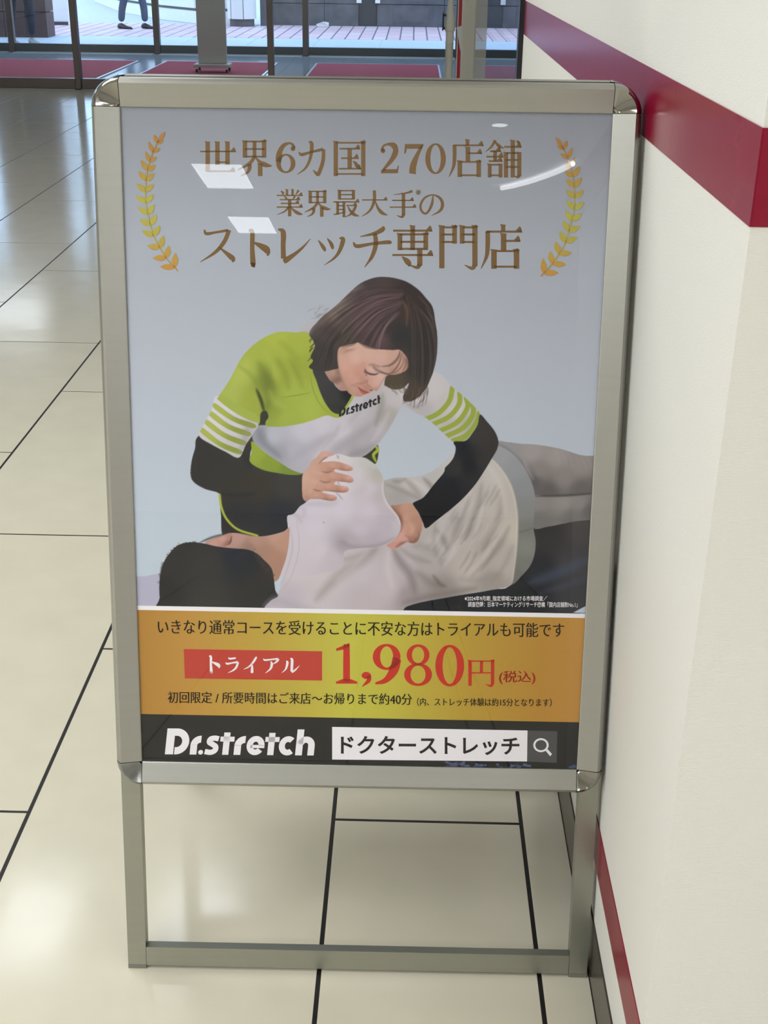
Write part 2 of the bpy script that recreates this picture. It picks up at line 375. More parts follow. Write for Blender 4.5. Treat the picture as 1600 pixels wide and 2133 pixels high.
t = empty('dark_cabinet', (-2.52, 22.2, 0)); tag(t, 'small dark slate cabinet with pale cap between column and wall', 'cabinet')
box('body', (-.02, .09, -.1, .1, 0, .42), M['stone'], t); box('cap', (-.04, .095, -.12, .12, .421, .47), M['white'], t)

# red brown cladding and white hoarding on the left
t = empty('brown_pillar', (-5.45, 18.75, 0)); tag(t, 'red brown stone clad pillar at the far left outside the doors', 'pillar')
for i in range(3):
    for (z0, z1) in ((0, .33), (.34, 1.2), (1.21, 2.1), (2.11, 3.2)):
        box('stone_panel', (-.62+i*.3, -.325+i*.3, 0, .4, z0, z1), M['brown'], t, .003)
t = empty('white_hoarding', (-5.75, 21.6, 0)); tag(t, 'plain white hoarding panel behind the red brown pillar', 'panel')
box('board', (-.9, .14, 0, .06, .02, 3.0), M['white'], t); box('rail', (-.9, .14, -.02, -.002, .0, .05), M['slot'], t)

# ------------------------------------------------------------------ people outside, seen from the knees down
def person(loc, rz, foot_l, foot_r, top, trouser, shoe, label):
    t = empty('person', loc, rz); tag(t, label, 'person')
    hip = (0, 0, .92)
    J = {}
    V = []; E = []; R = []
    def add(p, r, prev=None):
        V.append(p); R.append(r)
        if prev is not None: E.append((prev, len(V)-1))
        return len(V)-1
    pel = add((0, 0, .95), (.15, .105))
    for s, ft in ((-1, foot_l), (1, foot_r)):
        h = add((s*.085, 0, .88), (.09, .095), pel)
        kx, ky = s*.085*.6+ft[0]*.4, ft[1]*.55-.03
        kn = add((kx, ky, .49+ft[2]*.5), (.062, .066), h)
        cf = add((ft[0]*.8+kx*.2, ft[1]*.75+ky*.25, .30+ft[2]), (.056, .062), kn)
        an = add((ft[0], ft[1]+.01, .095+ft[2]), (.05, .055), cf)
    ch = add((0, 0, 1.15), (.14, .10), pel); sh = add((0, 0, 1.38), (.17, .10), ch)
    nk = add((0, 0, 1.50), (.055, .055), sh); hd = add((0, -.01, 1.60), (.075, .09), nk); tp = add((0, -.005, 1.70), (.06, .07), hd)
    for s in (-1, 1):
        a = add((s*.20, 0, 1.40), (.06, .06), sh); b_ = add((s*.25, .03, 1.13), (.047, .047), a); c_ = add((s*.24, -.06, .90), (.036, .036), b_); add((s*.235, -.09, .80), (.03, .04), c_)
    me = bpy.data.meshes.new('body'); me.from_pydata(V, E, [])
    o = link('body', me, None, t)
    md = o.modifiers.new('Skin', 'SKIN')
    for i, r in enumerate(R): me.skin_vertices[0].data[i].radius = r
    me.skin_vertices[0].data[0].use_root = True
    o.modifiers.new('Subdivision', 'SUBSURF').levels = 2; o.modifiers['Subdivision'].render_levels = 2
    m = mat('clothes', trouser, .85, bump=(30, .4, .02)); nt = m.node_tree
    tc = nt.nodes.new('ShaderNodeTexCoord'); sp = nt.nodes.new('ShaderNodeSeparateXYZ'); cr = nt.nodes.new('ShaderNodeValToRGB')
    mr = nt.nodes.new('ShaderNodeMapRange'); mr.inputs['From Max'].default_value = 1.8
    nt.links.new(tc.outputs['Object'], sp.inputs[0]); nt.links.new(sp.outputs['Z'], mr.inputs[0]); nt.links.new(mr.outputs[0], cr.inputs[0])
    cr.color_ramp.interpolation = 'CONSTANT'; e = cr.color_ramp.elements
    e[0].position = 0; e[0].color = trouser; e[1].position = .99/1.8; e[1].color = top
    q = e.new(1.47/1.8); q.color = rgb(205, 165, 140)
    nt.links.new(cr.outputs[0], nt.nodes['Principled BSDF'].inputs['Base Color'])
    me.materials.append(m)
    lathe('hair', [(.0, .13), (.06, .115), (.085, .07), (.092, .0), (.085, -.04)], mat('dark hair', rgb(40, 32, 30), .6), t, 20, (0, .015, 1.63))
    for s, ft in ((-1, foot_l), (1, foot_r)):
        v = []; f = []
        secs = [(-.09, .032, .055), (-.075, .04, .08), (-.03, .042, .085), (.03, .042, .062), (.09, .048, .045), (.14, .042, .035), (.175, .02, .02)]
        for (yy, hw, hh) in secs:
            for k in range(10):
                a = 2*math.pi*k/10; z = hh/2+hh/2*math.sin(a)
                v.append((ft[0]+hw*math.cos(a), ft[1]-.02-yy, max(0.0, z)+ft[2]+.001))
        n = len(secs)
        for i in range(n-1):
            for k in range(10): f.append((i*10+k, i*10+(k+1) % 10, (i+1)*10+(k+1) % 10, (i+1)*10+k))
        f.append(tuple(range(9, -1, -1))); f.append(tuple((n-1)*10+k for k in range(10)))
        pyd('shoe', v, f, shoe, t, True)
    return t
person((-4.42, 20.95, 0), math.radians(62), (-.12, .12, 0), (.13, -.15, 0), rgb(70, 74, 92), rgb(58, 76, 100),
       mat('brown leather shoe', rgb(44, 28, 26), .3), 'person in slim blue grey trousers and brown leather shoes walking past outside')
person((-5.18, 17.55, 0), math.radians(40), (-.09, .16, 0), (.09, -.10, 0), rgb(40, 44, 60), rgb(34, 44, 66),
       mat('pale grey shoe', rgb(176, 178, 176), .6), 'person in dark navy trousers and pale grey shoes close outside the doors')

# ------------------------------------------------------------------ the A-board: local axes u (right), d (away), v (up the leaning face)
LEAN, SYAW, SX0, SY0, VB, SH, SW = 0.189696, -0.00683, -0.05198, 1.28225, 0.28568, 0.88784, 0.638
A_ = np.array([math.cos(SYAW), -math.sin(SYAW), 0]); N_ = np.array([math.sin(SYAW), math.cos(SYAW), 0])
B_ = np.array([0, 0, 1])*math.cos(LEAN)+N_*math.sin(LEAN); D_ = N_*math.cos(LEAN)-np.array([0, 0, 1])*math.sin(LEAN)
sign = empty('a_frame_sign')
sign.matrix_world = Matrix(((A_[0], D_[0], B_[0], SX0), (A_[1], D_[1], B_[1], SY0), (A_[2], D_[2], B_[2], 0.001), (0, 0, 0, 1)))
tag(sign, 'silver aluminium A-frame poster stand with a stretching studio advert beside the cream wall', 'sign')
VT = VB+SH; HW = SW/2; RW = 0.034
MIRS = VT*math.sin(LEAN)+.0225*math.cos(LEAN)+.004
def front(u, d, v): return (u, d, v)
def rear(u, d, v):
    s = v*math.sin(LEAN)+d*math.cos(LEAN); z = v*math.cos(LEAN)-d*math.sin(LEAN)
    s = 2*MIRS-s
    return (u, s*math.cos(LEAN)-z*math.sin(LEAN), z*math.cos(LEAN)+s*math.sin(LEAN))
PROF = [(0.0, .0105), (0.0, .0062), (.0012, .0054), (.0255, -.0014), (.0285, .0002), (.0315, .0045), (.0335, .0095), (.034, .019), (.002, .019)]
def rail(name, xf, p0, p1, out, parent):
    # profile swept from p0 to p1 (inner-edge points); out = outward direction in (u, v)
    v = []; f = []; k = len(PROF)
    for p in (p0, p1):
        for (r, d) in PROF: v.append(xf(p[0]+out[0]*r, d, p[1]+out[1]*r))
    for i in range(k): f.append((i, (i+1) % k, k+(i+1) % k, k+i))
    f.append(tuple(range(k))); f.append(tuple(range(2*k-1, k-1, -1)))
    o = pyd(name, v, f, M['alu'], parent)
    bm = bmesh.new(); bm.from_mesh(o.data); bmesh.ops.recalc_face_normals(bm, faces=list(bm.faces)); bm.to_mesh(o.data); bm.free()
    return o
def corner(xf, cu, cv, a0, m, parent, label=None):
    prof = [(.003, .0105), (.003, .0050), (.0045, .0036), (.008, .0032), (.026, -.0022), (.0285, -.0006), (.0312, .003), (.0334, .0085), (.0345, .0195), (.004, .0195)]
    v = []; f = []; n = 14; k = len(prof)
    for i in range(n+1):
        a = a0+math.pi/2*i/n
        for (r, d) in prof: v.append(xf(cu+r*math.cos(a), d, cv+r*math.sin(a)))
    for i in range(n):
        for q in range(k-1): f.append((i*k+q, (i+1)*k+q, (i+1)*k+q+1, i*k+q+1))
    f.append(tuple(range(k))); f.append(tuple(range(n*k+k-1, n*k-1, -1)))
    o = pyd('corner_cap', v, f, m, parent)
    bm = bmesh.new(); bm.from_mesh(o.data); bmesh.ops.recalc_face_normals(bm, faces=list(bm.faces))
    for fc in bm.faces: fc.smooth = len(fc.verts) == 4
    bm.to_mesh(o.data); bm.free()
    if hasattr(o.data, 'set_sharp_from_angle'): o.data.set_sharp_from_angle(angle=math.radians(28))
    if label: o['label'] = label
    return o
iu, iv0, iv1 = HW-RW, VB+RW, VT-RW
g = .0006
for xf in (front, rear):
    rail('top_rail', xf, (-iu+g, iv1), (iu-g, iv1), (0, 1), sign)
    rail('bottom_rail', xf, (-iu+g, iv0), (iu-g, iv0), (0, -1), sign)
    rail('side_rail', xf, (-iu, iv0+g), (-iu, iv1-g), (-1, 0), sign)
    rail('side_rail', xf, (iu, iv0+g), (iu, iv1-g), (1, 0), sign)
    corner(xf, iu, iv1, 0, M['chrome'], sign, 'polished chrome corner cap')
    corner(xf, -iu, iv1, math.pi/2, M['chrome'], sign, 'polished chrome corner cap')
    corner(xf, -iu, iv0, math.pi, M['chrome_matt'], sign, 'dull worn chrome corner cap')
    corner(xf, iu, iv0, 1.5*math.pi, M['chrome'], sign, 'polished chrome corner cap')
    box('backing_board', (-iu-.004, iu+.004, .0104, .0170, iv0-.004, iv1+.004), M['backing'], sign, 0, xf)
    # legs: 25 mm tubes behind the frame, crossbar between them
    tl = math.tan(LEAN); d0, d1 = .0195, .0375
    for s in (-1, 1):
        ui, uo = s*(HW-.0275), s*(HW-.0025)
        a, b = min(ui, uo), max(ui, uo)
        bot = [(a, d0), (b, d0), (b, d1), (a, d1)]
        vv = [xf(u, d, d*tl+.006) for u, d in bot]+[xf(u, d, VB+.30) for u, d in bot]
        o = pyd('leg', vv, BOXF, M['alu_leg'], sign)
        vv = [xf(u, d, d*tl) for u, d in bot]+[xf(u, d, d*tl+.0058) for u, d in bot]
        pyd('foot_cap', vv, BOXF, M['foot'], o)
    box('crossbar', (-HW+.028, HW-.028, d0, d1-.003, .0085, .0365), M['alu_leg'], sign, 0, xf)
for u in (-.22, .22):
    box('hinge', (u-.025, u+.025, .0195, .026, VT-.05, VT-.01), M['greypost'], sign)

# ------------------------------------------------------------------ poster: print is traced in photo pixels and rectified onto the sheet
DP = 0.0088                                     # sheet depth behind the frame face
CAMP = np.array([0, 0, CAM_H]); OS = np.array([SX0, SY0, 0.001])
def uv(x, y, d=DP):
    x = np.asarray(x, float); y = np.asarray(y, float)
    v = (np.multiply.outer((x-800)/F_PX, RX)+np.multiply.outer((y-1066.5)/F_PX, DN)+FW)
    t = np.dot(OS+D_*d-CAMP, D_)/(v@D_)
    P = CAMP+v*t[..., None]-OS
    return P@A_, P@B_
GAIN, VEIL = np.array([1.05, 1.035, 1.14]), 0.006
def ink(c):
    """photo tone of the print -> paper albedo (uniform over the sheet)"""
    return np.clip(lin(c)*GAIN-VEIL, 0.004, 0.9)
def inkm(name, c, rough=.6):
    a = ink(c); return mat(name, (float(a[0]), float(a[1]), float(a[2]), 1), rough, spec=.1)
poster = box('poster', (-iu-.003, iu+.003, DP+.0002, DP+.0008, iv0-.003, iv1+.003), mat('poster paper', (.5, .5, .5, 1), .6), sign)
poster['label'] = 'printed advertising poster with a woman stretching a client'
cv_ = pyd('cover_sheet', [(-iu-.003, .0066, iv0-.003), (iu+.003, .0066, iv0-.003), (iu+.003, .0066, iv1+.003), (-iu-.003, .0066, iv1+.003)], [(0, 1, 2, 3)], M['cover'], sign)
cv_['label'] = 'clear glossy plastic cover sheet'
LAYER = [0]
def depth():
    return DP-.00002*LAYER[0]
VCM = vcol_mat('printed ink')
def vmesh(name, v, f, cols, parent):
    o = pyd(name, v, f, VCM, parent)
    at = o.data.color_attributes.new('Col', 'FLOAT_COLOR', 'POINT')
    c = np.ones((len(v), 4), np.float32); c[:, :3] = cols
    at.data.foreach_set('color', c.ravel())
    return o
def px_poly(name, polys, m, parent=poster):
    """polys: list of pixel polygons -> one flat printed mesh"""
    LAYER[0] += 1; d = depth(); v = []; f = []
    for p in polys:
        p = np.asarray(p, float); U, Vv = uv(p[:, 0], p[:, 1]); n = len(v)
        area = np.sum(U*np.roll(Vv, -1)-np.roll(U, -1)*Vv)
        v += [(a, d, b) for a, b in zip(U, Vv)]
        idx = list(range(n, n+len(p)))
        f.append(tuple(idx if area > 0 else idx[::-1]))
    return pyd(name, v, f, m, parent)

# ---- spline helpers
def crom(pts, n=6, closed=False):
    P = np.asarray(pts, float); N = len(P)
    if N < 3: return P
    out = []
    segs = N if closed else N-1
    for i in range(segs):
        p0 = P[(i-1) % N] if closed or i > 0 else 2*P[0]-P[1]
        p1 = P[i]; p2 = P[(i+1) % N]
        p3 = P[(i+2) % N] if closed or i+2 < N else 2*P[-1]-P[-2]
        for k in range(n):
            t = k/n
            out.append(.5*((2*p1)+(-p0+p2)*t+(2*p0-5*p1+4*p2-p3)*t*t+(-p0+3*p1-3*p2+p3)*t**3))
    if not closed: out.append(P[-1])
    return np.array(out)
def brush(pts, n=6):
    """(x, y, width) path -> list of quads forming a tapered brush stroke (as polygons)"""
    S = crom(pts, n); xy = S[:, :2]; wd = np.maximum(S[:, 2], .3)
    t = np.gradient(xy, axis=0); t /= np.linalg.norm(t, axis=1)[:, None]+1e-9
    nn = np.stack([-t[:, 1], t[:, 0]], 1)*wd[:, None]/2
    L = xy+nn; R = xy-nn
    return [np.array([L[i], L[i+1], R[i+1], R[i]]) for i in range(len(S)-1)]
def ring(cx, cy, rx, ry, ws, wt, n=40):
    a = np.linspace(0, 2*np.pi, n+1); O = np.stack([cx+rx*np.cos(a), cy+ry*np.sin(a)], 1)
    I = np.stack([cx+(rx-ws)*np.cos(a), cy+(ry-wt)*np.sin(a)], 1)
    return [np.array([O[i], O[i+1], I[i+1], I[i]]) for i in range(n)]
def glyph(strokes):
    out = []
    for s in strokes:
        k = s[0]
        if k == 'h':                             # thin bar ending in a triangular stop
            x0, x1, y = s[1:4]; t = 5.0
            out.append(np.array([(x0, y-t/2), (x1, y-t/2), (x1, y+t/2), (x0, y+t/2)]))
            out.append(np.array([(x1-15, y+t/2-.2), (x1-5.5, y+13), (x1-2, y+9), (x1+1, y-t/2)]))
        elif k == 'b':
            x0, x1, y = s[1:4]; t = s[4] if len(s) > 4 else 5.0
            out.append(np.array([(x0, y-t/2), (x1, y-t/2), (x1, y+t/2), (x0, y+t/2)]))
        elif k == 'v':
            x, y0, y1 = s[1:4]; wd = (s[4] if len(s) > 4 else 9.5)*1.32
            out.append(np.array([(x-wd/2-2.5, y0+2), (x-wd/2, y0-4), (x-wd/2, y1), (x+wd/2, y1), (x+wd/2, y0-2), (x+wd/2+2, y0)]))
        elif k == 'p': out += brush([(q[0], q[1], q[2]*1.22) for q in s[1]])
        elif k == 'o': out += ring(*s[1:])
        elif k == 't': out.append(np.array(s[1], float))
    return out
G = {
'世': [('v', 21, 94, 5), ('v', 48, 94, 25), ('v', 76, 94, 25), ('h', 0, 99, 65), ('b', 48, 76, 33), ('h', 20, 97, 6)],
'界': [('v', 22, 97, 50), ('v', 76, 97, 50), ('v', 49, 95, 52, 8), ('b', 22, 76, 95), ('b', 22, 76, 74), ('b', 22, 76, 53), ('t', [(70, 97), (78, 102), (84, 97), (80, 93)]),
      ('p', [(50, 53, 8), (38, 37, 8), (22, 26, 6), (1, 16, 1.5)]), ('p', [(50, 53, 2), (64, 38, 8), (80, 30, 11), (98, 27, 2)]),
      ('p', [(35, 33, 9), (35, 20, 9), (28, 8, 6), (10, -1, 1.5)]), ('v', 65, 33, -1, 10)],
'国': [('v', 8, 98, -1, 10), ('v', 91, 98, -1, 10), ('b', 8, 91, 94), ('b', 8, 91, 5), ('t', [(84, 96), (93, 103), (100, 97), (96, 92)]),
      ('h', 19, 81, 77), ('h', 24, 77, 50), ('h', 17, 84, 20), ('v', 50, 77, 20, 10), ('p', [(60, 42, 2), (68, 35, 8), (73, 27, 9), (75, 22, 4)])],
'店': [('v', 52, 103, 86, 8), ('h', 12, 97, 87), ('p', [(15, 88, 9), (15, 55, 9), (12, 28, 7), (-1, -1, 1.5)]),
      ('v', 53, 82, 42, 10), ('h', 53, 93, 65), ('v', 30, 44, -1, 10), ('v', 84, 44, -1, 10), ('b', 30, 84, 41), ('b', 30, 84, 4), ('t', [(78, 43), (86, 48), (92, 43), (88, 39)])],
'舗': [('p', [(27, 101, 7), (16, 84, 5), (0, 70, 1.5)]), ('p', [(25, 98, 2), (36, 86, 8), (50, 79, 2)]), ('h', 12, 42, 71), ('h', 2, 49, 56), ('v', 26, 72, 42, 8),
      ('h', 8, 46, 44), ('v', 11, 36, -1, 8), ('v', 41, 36, -1, 8), ('b', 11, 41, 34), ('b', 11, 41, 5), ('h', 51, 99, 83), ('v', 75, 101, -1, 9),
      ('p', [(85, 100, 2), (91, 95, 7), (93, 91, 6)]), ('v', 56, 68, -1, 9), ('v', 93, 68, 2, 9), ('b', 56, 93, 66), ('b', 56, 93, 47), ('b', 56, 93, 28), ('p', [(93, 6, 9), (89, 0, 6), (80, 3, 2)])],
'業': [('v', 40, 101, 78, 7), ('v', 61, 101, 78, 7), ('p', [(16, 96, 2), (24, 88, 8), (26, 82, 6)]), ('p', [(84, 98, 8), (78, 88, 5), (72, 82, 2)]), ('h', 1, 99, 78),
      ('p', [(30, 76, 2), (36, 68, 7), (38, 64, 5)]), ('p', [(70, 76, 7), (64, 66, 4), (60, 64, 2)]), ('h', 12, 89, 62), ('h', 16, 86, 48), ('h', 1, 99, 34), ('v', 50, 63, -1, 10),
      ('p', [(46, 33, 7), (30, 17, 5), (2, 5, 1.5)]), ('p', [(54, 33, 2), (70, 18, 9), (84, 10, 10), (99, 6, 2)])],
'最': [('v', 24, 100, 65, 9), ('v', 77, 100, 65, 9), ('b', 24, 77, 98), ('b', 24, 77, 83), ('b', 24, 77, 67), ('h', 1, 99, 56), ('v', 17, 56, 10, 8), ('v', 41, 56, -1, 8), ('b', 17, 41, 42), ('b', 17, 41, 28),
      ('p', [(1, 9, 3), (20, 12, 5), (48, 20, 2)]), ('h', 50, 90, 43), ('p', [(87, 44, 7), (79, 26, 9), (66, 10, 6), (44, -1, 1.5)]), ('p', [(54, 42, 2), (66, 22, 8), (80, 9, 10), (99, 3, 2)])],
'大': [('h', 2, 98, 64), ('p', [(49, 101, 10), (49, 66, 10), (40, 36, 8), (24, 15, 6), (0, 0, 1.5)]), ('p', [(51, 64, 2), (62, 34, 8), (78, 14, 11), (99, 5, 2)])],
'手': [('p', [(86, 100, 9), (60, 92, 5), (14, 86, 1.5)]), ('h', 9, 91, 64), ('h', 0, 100, 38), ('v', 52, 92, 6, 10), ('p', [(52, 10, 10), (46, 0, 7), (26, 6, 1.5)])],
'の': [('p', [(57, 84, 4), (53, 52, 9), (40, 22, 8), (24, 10, 7), (8, 26, 8), (8, 52, 8), (26, 78, 7), (56, 88, 5), (84, 76, 9), (96, 50, 11), (86, 22, 9), (50, 1, 1.5)])],
'ス': [('p', [(12, 98, 3), (18, 86, 8), (46, 90, 6), (80, 96, 7)]), ('p', [(84, 97, 10), (70, 62, 10), (44, 30, 8), (0, 0, 1.5)]), ('p', [(54, 46, 2), (76, 27, 9), (92, 13, 13), (96, 6, 9), (92, 1, 4)])],
'ト': [('p', [(2, 102, 3), (20, 94, 18), (20, 50, 18), (24, 4, 22), (24, -1, 16)]), ('p', [(26, 66, 4), (62, 55, 14), (96, 42, 20), (98, 32, 12), (92, 28, 4)])],
'レ': [('p', [(0, 101, 3), (16, 92, 13), (16, 50, 12), (17, 12, 13)]), ('p', [(17, 3, 8), (24, 7, 14), (52, 26, 9), (76, 46, 6), (100, 72, 1.5)])],
'ッ': [('p', [(0, 94, 3), (16, 72, 11), (24, 58, 10), (22, 52, 4)]), ('p', [(34, 101, 3), (48, 82, 11), (54, 66, 10), (52, 60, 4)]), ('p', [(80, 102, 4), (94, 96, 14), (80, 52, 11), (58, 24, 7), (22, -1, 1.5)])],
'チ': [('p', [(80, 102, 4), (78, 94, 10), (56, 84, 7), (18, 76, 1.5)]), ('p', [(0, 62, 3), (10, 52, 8), (50, 58, 6), (94, 62, 8), (100, 58, 5)]), ('p', [(58, 84, 9), (60, 56, 10), (50, 26, 8), (30, -1, 1.5)])],
'カ': [('p', [(4, 68, 3), (14, 60, 8), (50, 68, 6), (90, 76, 8)]), ('p', [(92, 76, 10), (90, 42, 11), (78, 10, 11), (70, 2, 10), (54, 14, 2)]), ('p', [(40, 99, 4), (50, 90, 11), (45, 50, 9), (28, 20, 6), (-2, 0, 1.5)])],
'ラ': [('p', [(20, 99, 3), (32, 91, 9), (76, 95, 9)]), ('p', [(0, 66, 3), (12, 58, 10), (52, 64, 8), (92, 70, 11)]), ('p', [(93, 69, 13), (80, 36, 12), (54, 14, 8), (18, -1, 1.5)])],
'イ': [('p', [(88, 101, 5), (90, 95, 12), (64, 62, 11), (34, 38, 7), (-2, 24, 1.5)]), ('p', [(60, 60, 8), (62, 30, 14), (61, 1, 16)])],
'ア': [('p', [(2, 98, 3), (12, 88, 10), (50, 92, 8), (94, 97, 10)]), ('p', [(95, 96, 13), (82, 76, 10), (60, 60, 2)]), ('p', [(48, 80, 4), (54, 62, 12), (46, 30, 10), (14, -1, 1.5)])],
'ル': [('p', [(26, 84, 5), (32, 74, 11), (28, 46, 10), (20, 24, 7), (0, 2, 1.5)]), ('p', [(48, 102, 4), (58, 92, 12), (57, 40, 12), (56, 12, 12)]), ('p', [(56, 6, 11), (76, 22, 8), (100, 52, 1.5)])],
'専': [('h', 0, 98, 89), ('v', 49, 101, 42, 9), ('v', 17, 82, 42, 9), ('v', 82, 82, 42, 9), ('b', 17, 82, 80), ('b', 17, 82, 62), ('b', 17, 82, 45), ('t', [(76, 82), (84, 88), (91, 82), (87, 78)]),
      ('h', -2, 100, 30), ('v', 67, 44, 4, 10), ('p', [(67, 8, 10), (60, 0, 7), (40, 6, 1.5)]), ('p', [(22, 26, 2), (34, 16, 11), (40, 8, 10), (38, 3, 4)])],
'門': [('v', 9, 101, -1, 10), ('v', 41, 101, 58, 9), ('b', 9, 41, 97), ('b', 9, 41, 80), ('b', 9, 41, 62), ('v', 60, 101, 58, 9), ('v', 92, 101, 4, 10), ('b', 60, 92, 97), ('b', 60, 92, 80), ('b', 60, 92, 62),
      ('t', [(37, 98), (43, 104), (49, 99), (46, 95)]), ('t', [(88, 98), (94, 104), (100, 99), (97, 95)]), ('p', [(92, 8, 10), (85, -1, 7), (66, 7, 1.5)])],
'円': [('v', 6, 99, -1, 10), ('v', 93, 99, 6, 10), ('b', 6, 93, 96), ('b', 6, 93, 50), ('v', 50, 96, 50, 9), ('t', [(87, 97), (95, 104), (102, 98), (98, 94)]), ('p', [(93, 8, 10), (86, -1, 8), (66, 5, 1.5)])],
'0': [('o', 50, 50, 50, 51, 25, 6)],
'2': [('p', [(10, 76, 16), (18, 92, 7), (46, 98, 8), (74, 90, 20), (80, 72, 23), (60, 46, 16), (30, 22, 10), (6, 4, 7)]), ('t', [(2, 0), (92, 0), (98, 26), (92, 26), (86, 14), (18, 14)]), ('o', 15, 76, 12, 8, 12, 8)],
'7': [('t', [(4, 100), (98, 100), (98, 93), (84, 84), (14, 84), (8, 68), (0, 68)]), ('p', [(90, 93, 9), (66, 62, 16), (46, 26, 26), (42, 0, 28)])],
'6': [('o', 50, 31, 49, 32, 24, 6), ('p', [(92, 80, 16), (84, 93, 9), (66, 98, 6), (36, 88, 14), (16, 62, 22), (12, 36, 24)]), ('o', 86, 80, 12, 8, 12, 8)],
'9': [('o', 50, 69, 49, 32, 26, 6), ('p', [(10, 4, 4), (46, 12, 12), (76, 38, 24), (87, 66, 25)])],
'8': [('o', 50, 75, 41, 26, 19, 6), ('o', 50, 27, 50, 28, 23, 6)],
'1': [('p', [(50, 99, 22), (50, 50, 24), (50, 5, 24)]), ('t', [(4, 88), (62, 102), (62, 94), (38, 86), (6, 82)]), ('t', [(4, 0), (96, 0), (96, 5), (66, 12), (34, 12), (4, 5)])],
',': [('o', 50, 78, 44, 24, 44, 24), ('p', [(72, 78, 40), (74, 46, 30), (10, 2, 3)])],
}
def put(ch, x0, x1, yt, yb, xt=0):
    out = []
    for p in glyph(G[ch]):
        out.append(np.stack([x0+(x1-x0)*p[:, 0]/100+xt*(p[:, 1]/100-.5), yb-(yb-yt)*p[:, 1]/100], 1))
    return out

# ------------------------------------------------------------------ printed picture: painted per vertex on a fine grid of the sheet
CELL = 0.00078
PU0, PU1 = -iu-.003, iu+.003
PV0 = float(uv(760, 1270.0)[1]); PV1 = float(uv(760, 560)[1])
NX = int((PU1-PU0)/CELL); NY = int((PV1-PV0)/CELL)
GU = np.linspace(PU0, PU1, NX+1); GV = np.linspace(PV0, PV1, NY+1)
IMG = np.zeros((NY+1, NX+1, 3)); PID = np.zeros((NY+1, NX+1), np.int8)
def backdrop(u, v):
    """pale blue-grey studio backdrop, printed gradient with uneven light painted in"""
    s = np.clip((v-.53)/(1.14-.53), 0, 1); x = np.clip((u+.29)/.58, 0, 1)
    k = [(0.0, (190, 202, 207)), (.25, (190, 200, 205)), (.5, (184, 190, 195)), (.75, (172, 178, 183)), (.95, (150, 155, 159)), (1.0, (144, 149, 153))]  # tones darken upward; the sheet's weaker light near the top is painted in
    out = np.zeros(np.shape(s)+(3,))
    for c in range(3): out[..., c] = np.interp(s, [q[0] for q in k], [q[1][c] for q in k])
    return out-2.0*(x[..., None])
uu, vv = np.meshgrid(GU, GV); IMG[:] = backdrop(uu, vv)
def tog(P):
    P = np.asarray(P, float); U, V = uv(P[:, 0], P[:, 1])
    return np.stack([(U-PU0)/(PU1-PU0)*NX, (V-PV0)/(PV1-PV0)*NY], 1)
OFF = {'A': (380, 560, .3625), 'F': (620, 560, .2125), 'C': (280, 900, .3875), 'D': (720, 800, .3375), 'E': (640, 600, .1625), 'H': (600, 920, .1875), 'P': (0, 0, 1)}
def fr(k, pts):
    ox, oy, s = OFF[k]; P = np.asarray(pts, float).copy(); P[:, 0] = ox+P[:, 0]*s; P[:, 1] = oy+P[:, 1]*s; return P
SS = 3
def raster(Pg):
    """coverage of polygon (grid coords) -> (y0, x0, mask)"""
    x0 = max(int(np.floor(Pg[:, 0].min()))-1, 0); x1 = min(int(np.ceil(Pg[:, 0].max()))+2, NX+1)
    y0 = max(int(np.floor(Pg[:, 1].min()))-1, 0); y1 = min(int(np.ceil(Pg[:, 1].max()))+2, NY+1)
    if x1 <= x0 or y1 <= y0: return y0, x0, np.zeros((0, 0))
    Wd = (x1-x0)*SS; acc = np.zeros((y1-y0, x1-x0))
    a = Pg; b = np.roll(Pg, -1, 0)
    sx = x0-.5+(np.arange(Wd)+.5)/SS
    for iy in range(y0, y1):
        for s in range(SS):
            y = iy-.5+(s+.5)/SS
            c = ((a[:, 1] <= y) & (b[:, 1] > y)) | ((b[:, 1] <= y) & (a[:, 1] > y))
            if not c.any(): continue
            xi = np.sort(a[c, 0]+(y-a[c, 1])/(b[c, 1]-a[c, 1])*(b[c, 0]-a[c, 0]))
            ins = np.searchsorted(xi, sx) % 2
            acc[iy-y0] += ins.reshape(-1, SS).sum(1)
    return y0, x0, acc/(SS*SS)
def gblur(m, s):
    if s <= 0 or m.size == 0: return m
    r = int(3*s)+1; k = np.exp(-.5*(np.arange(-r, r+1)/s)**2); k /= k.sum()
    m = np.apply_along_axis(lambda q: np.convolve(np.pad(q, r, mode='edge'), k, 'valid'), 0, m)
    return np.apply_along_axis(lambda q: np.convolve(np.pad(q, r, mode='edge'), k, 'valid'), 1, m)
LASTM = {}
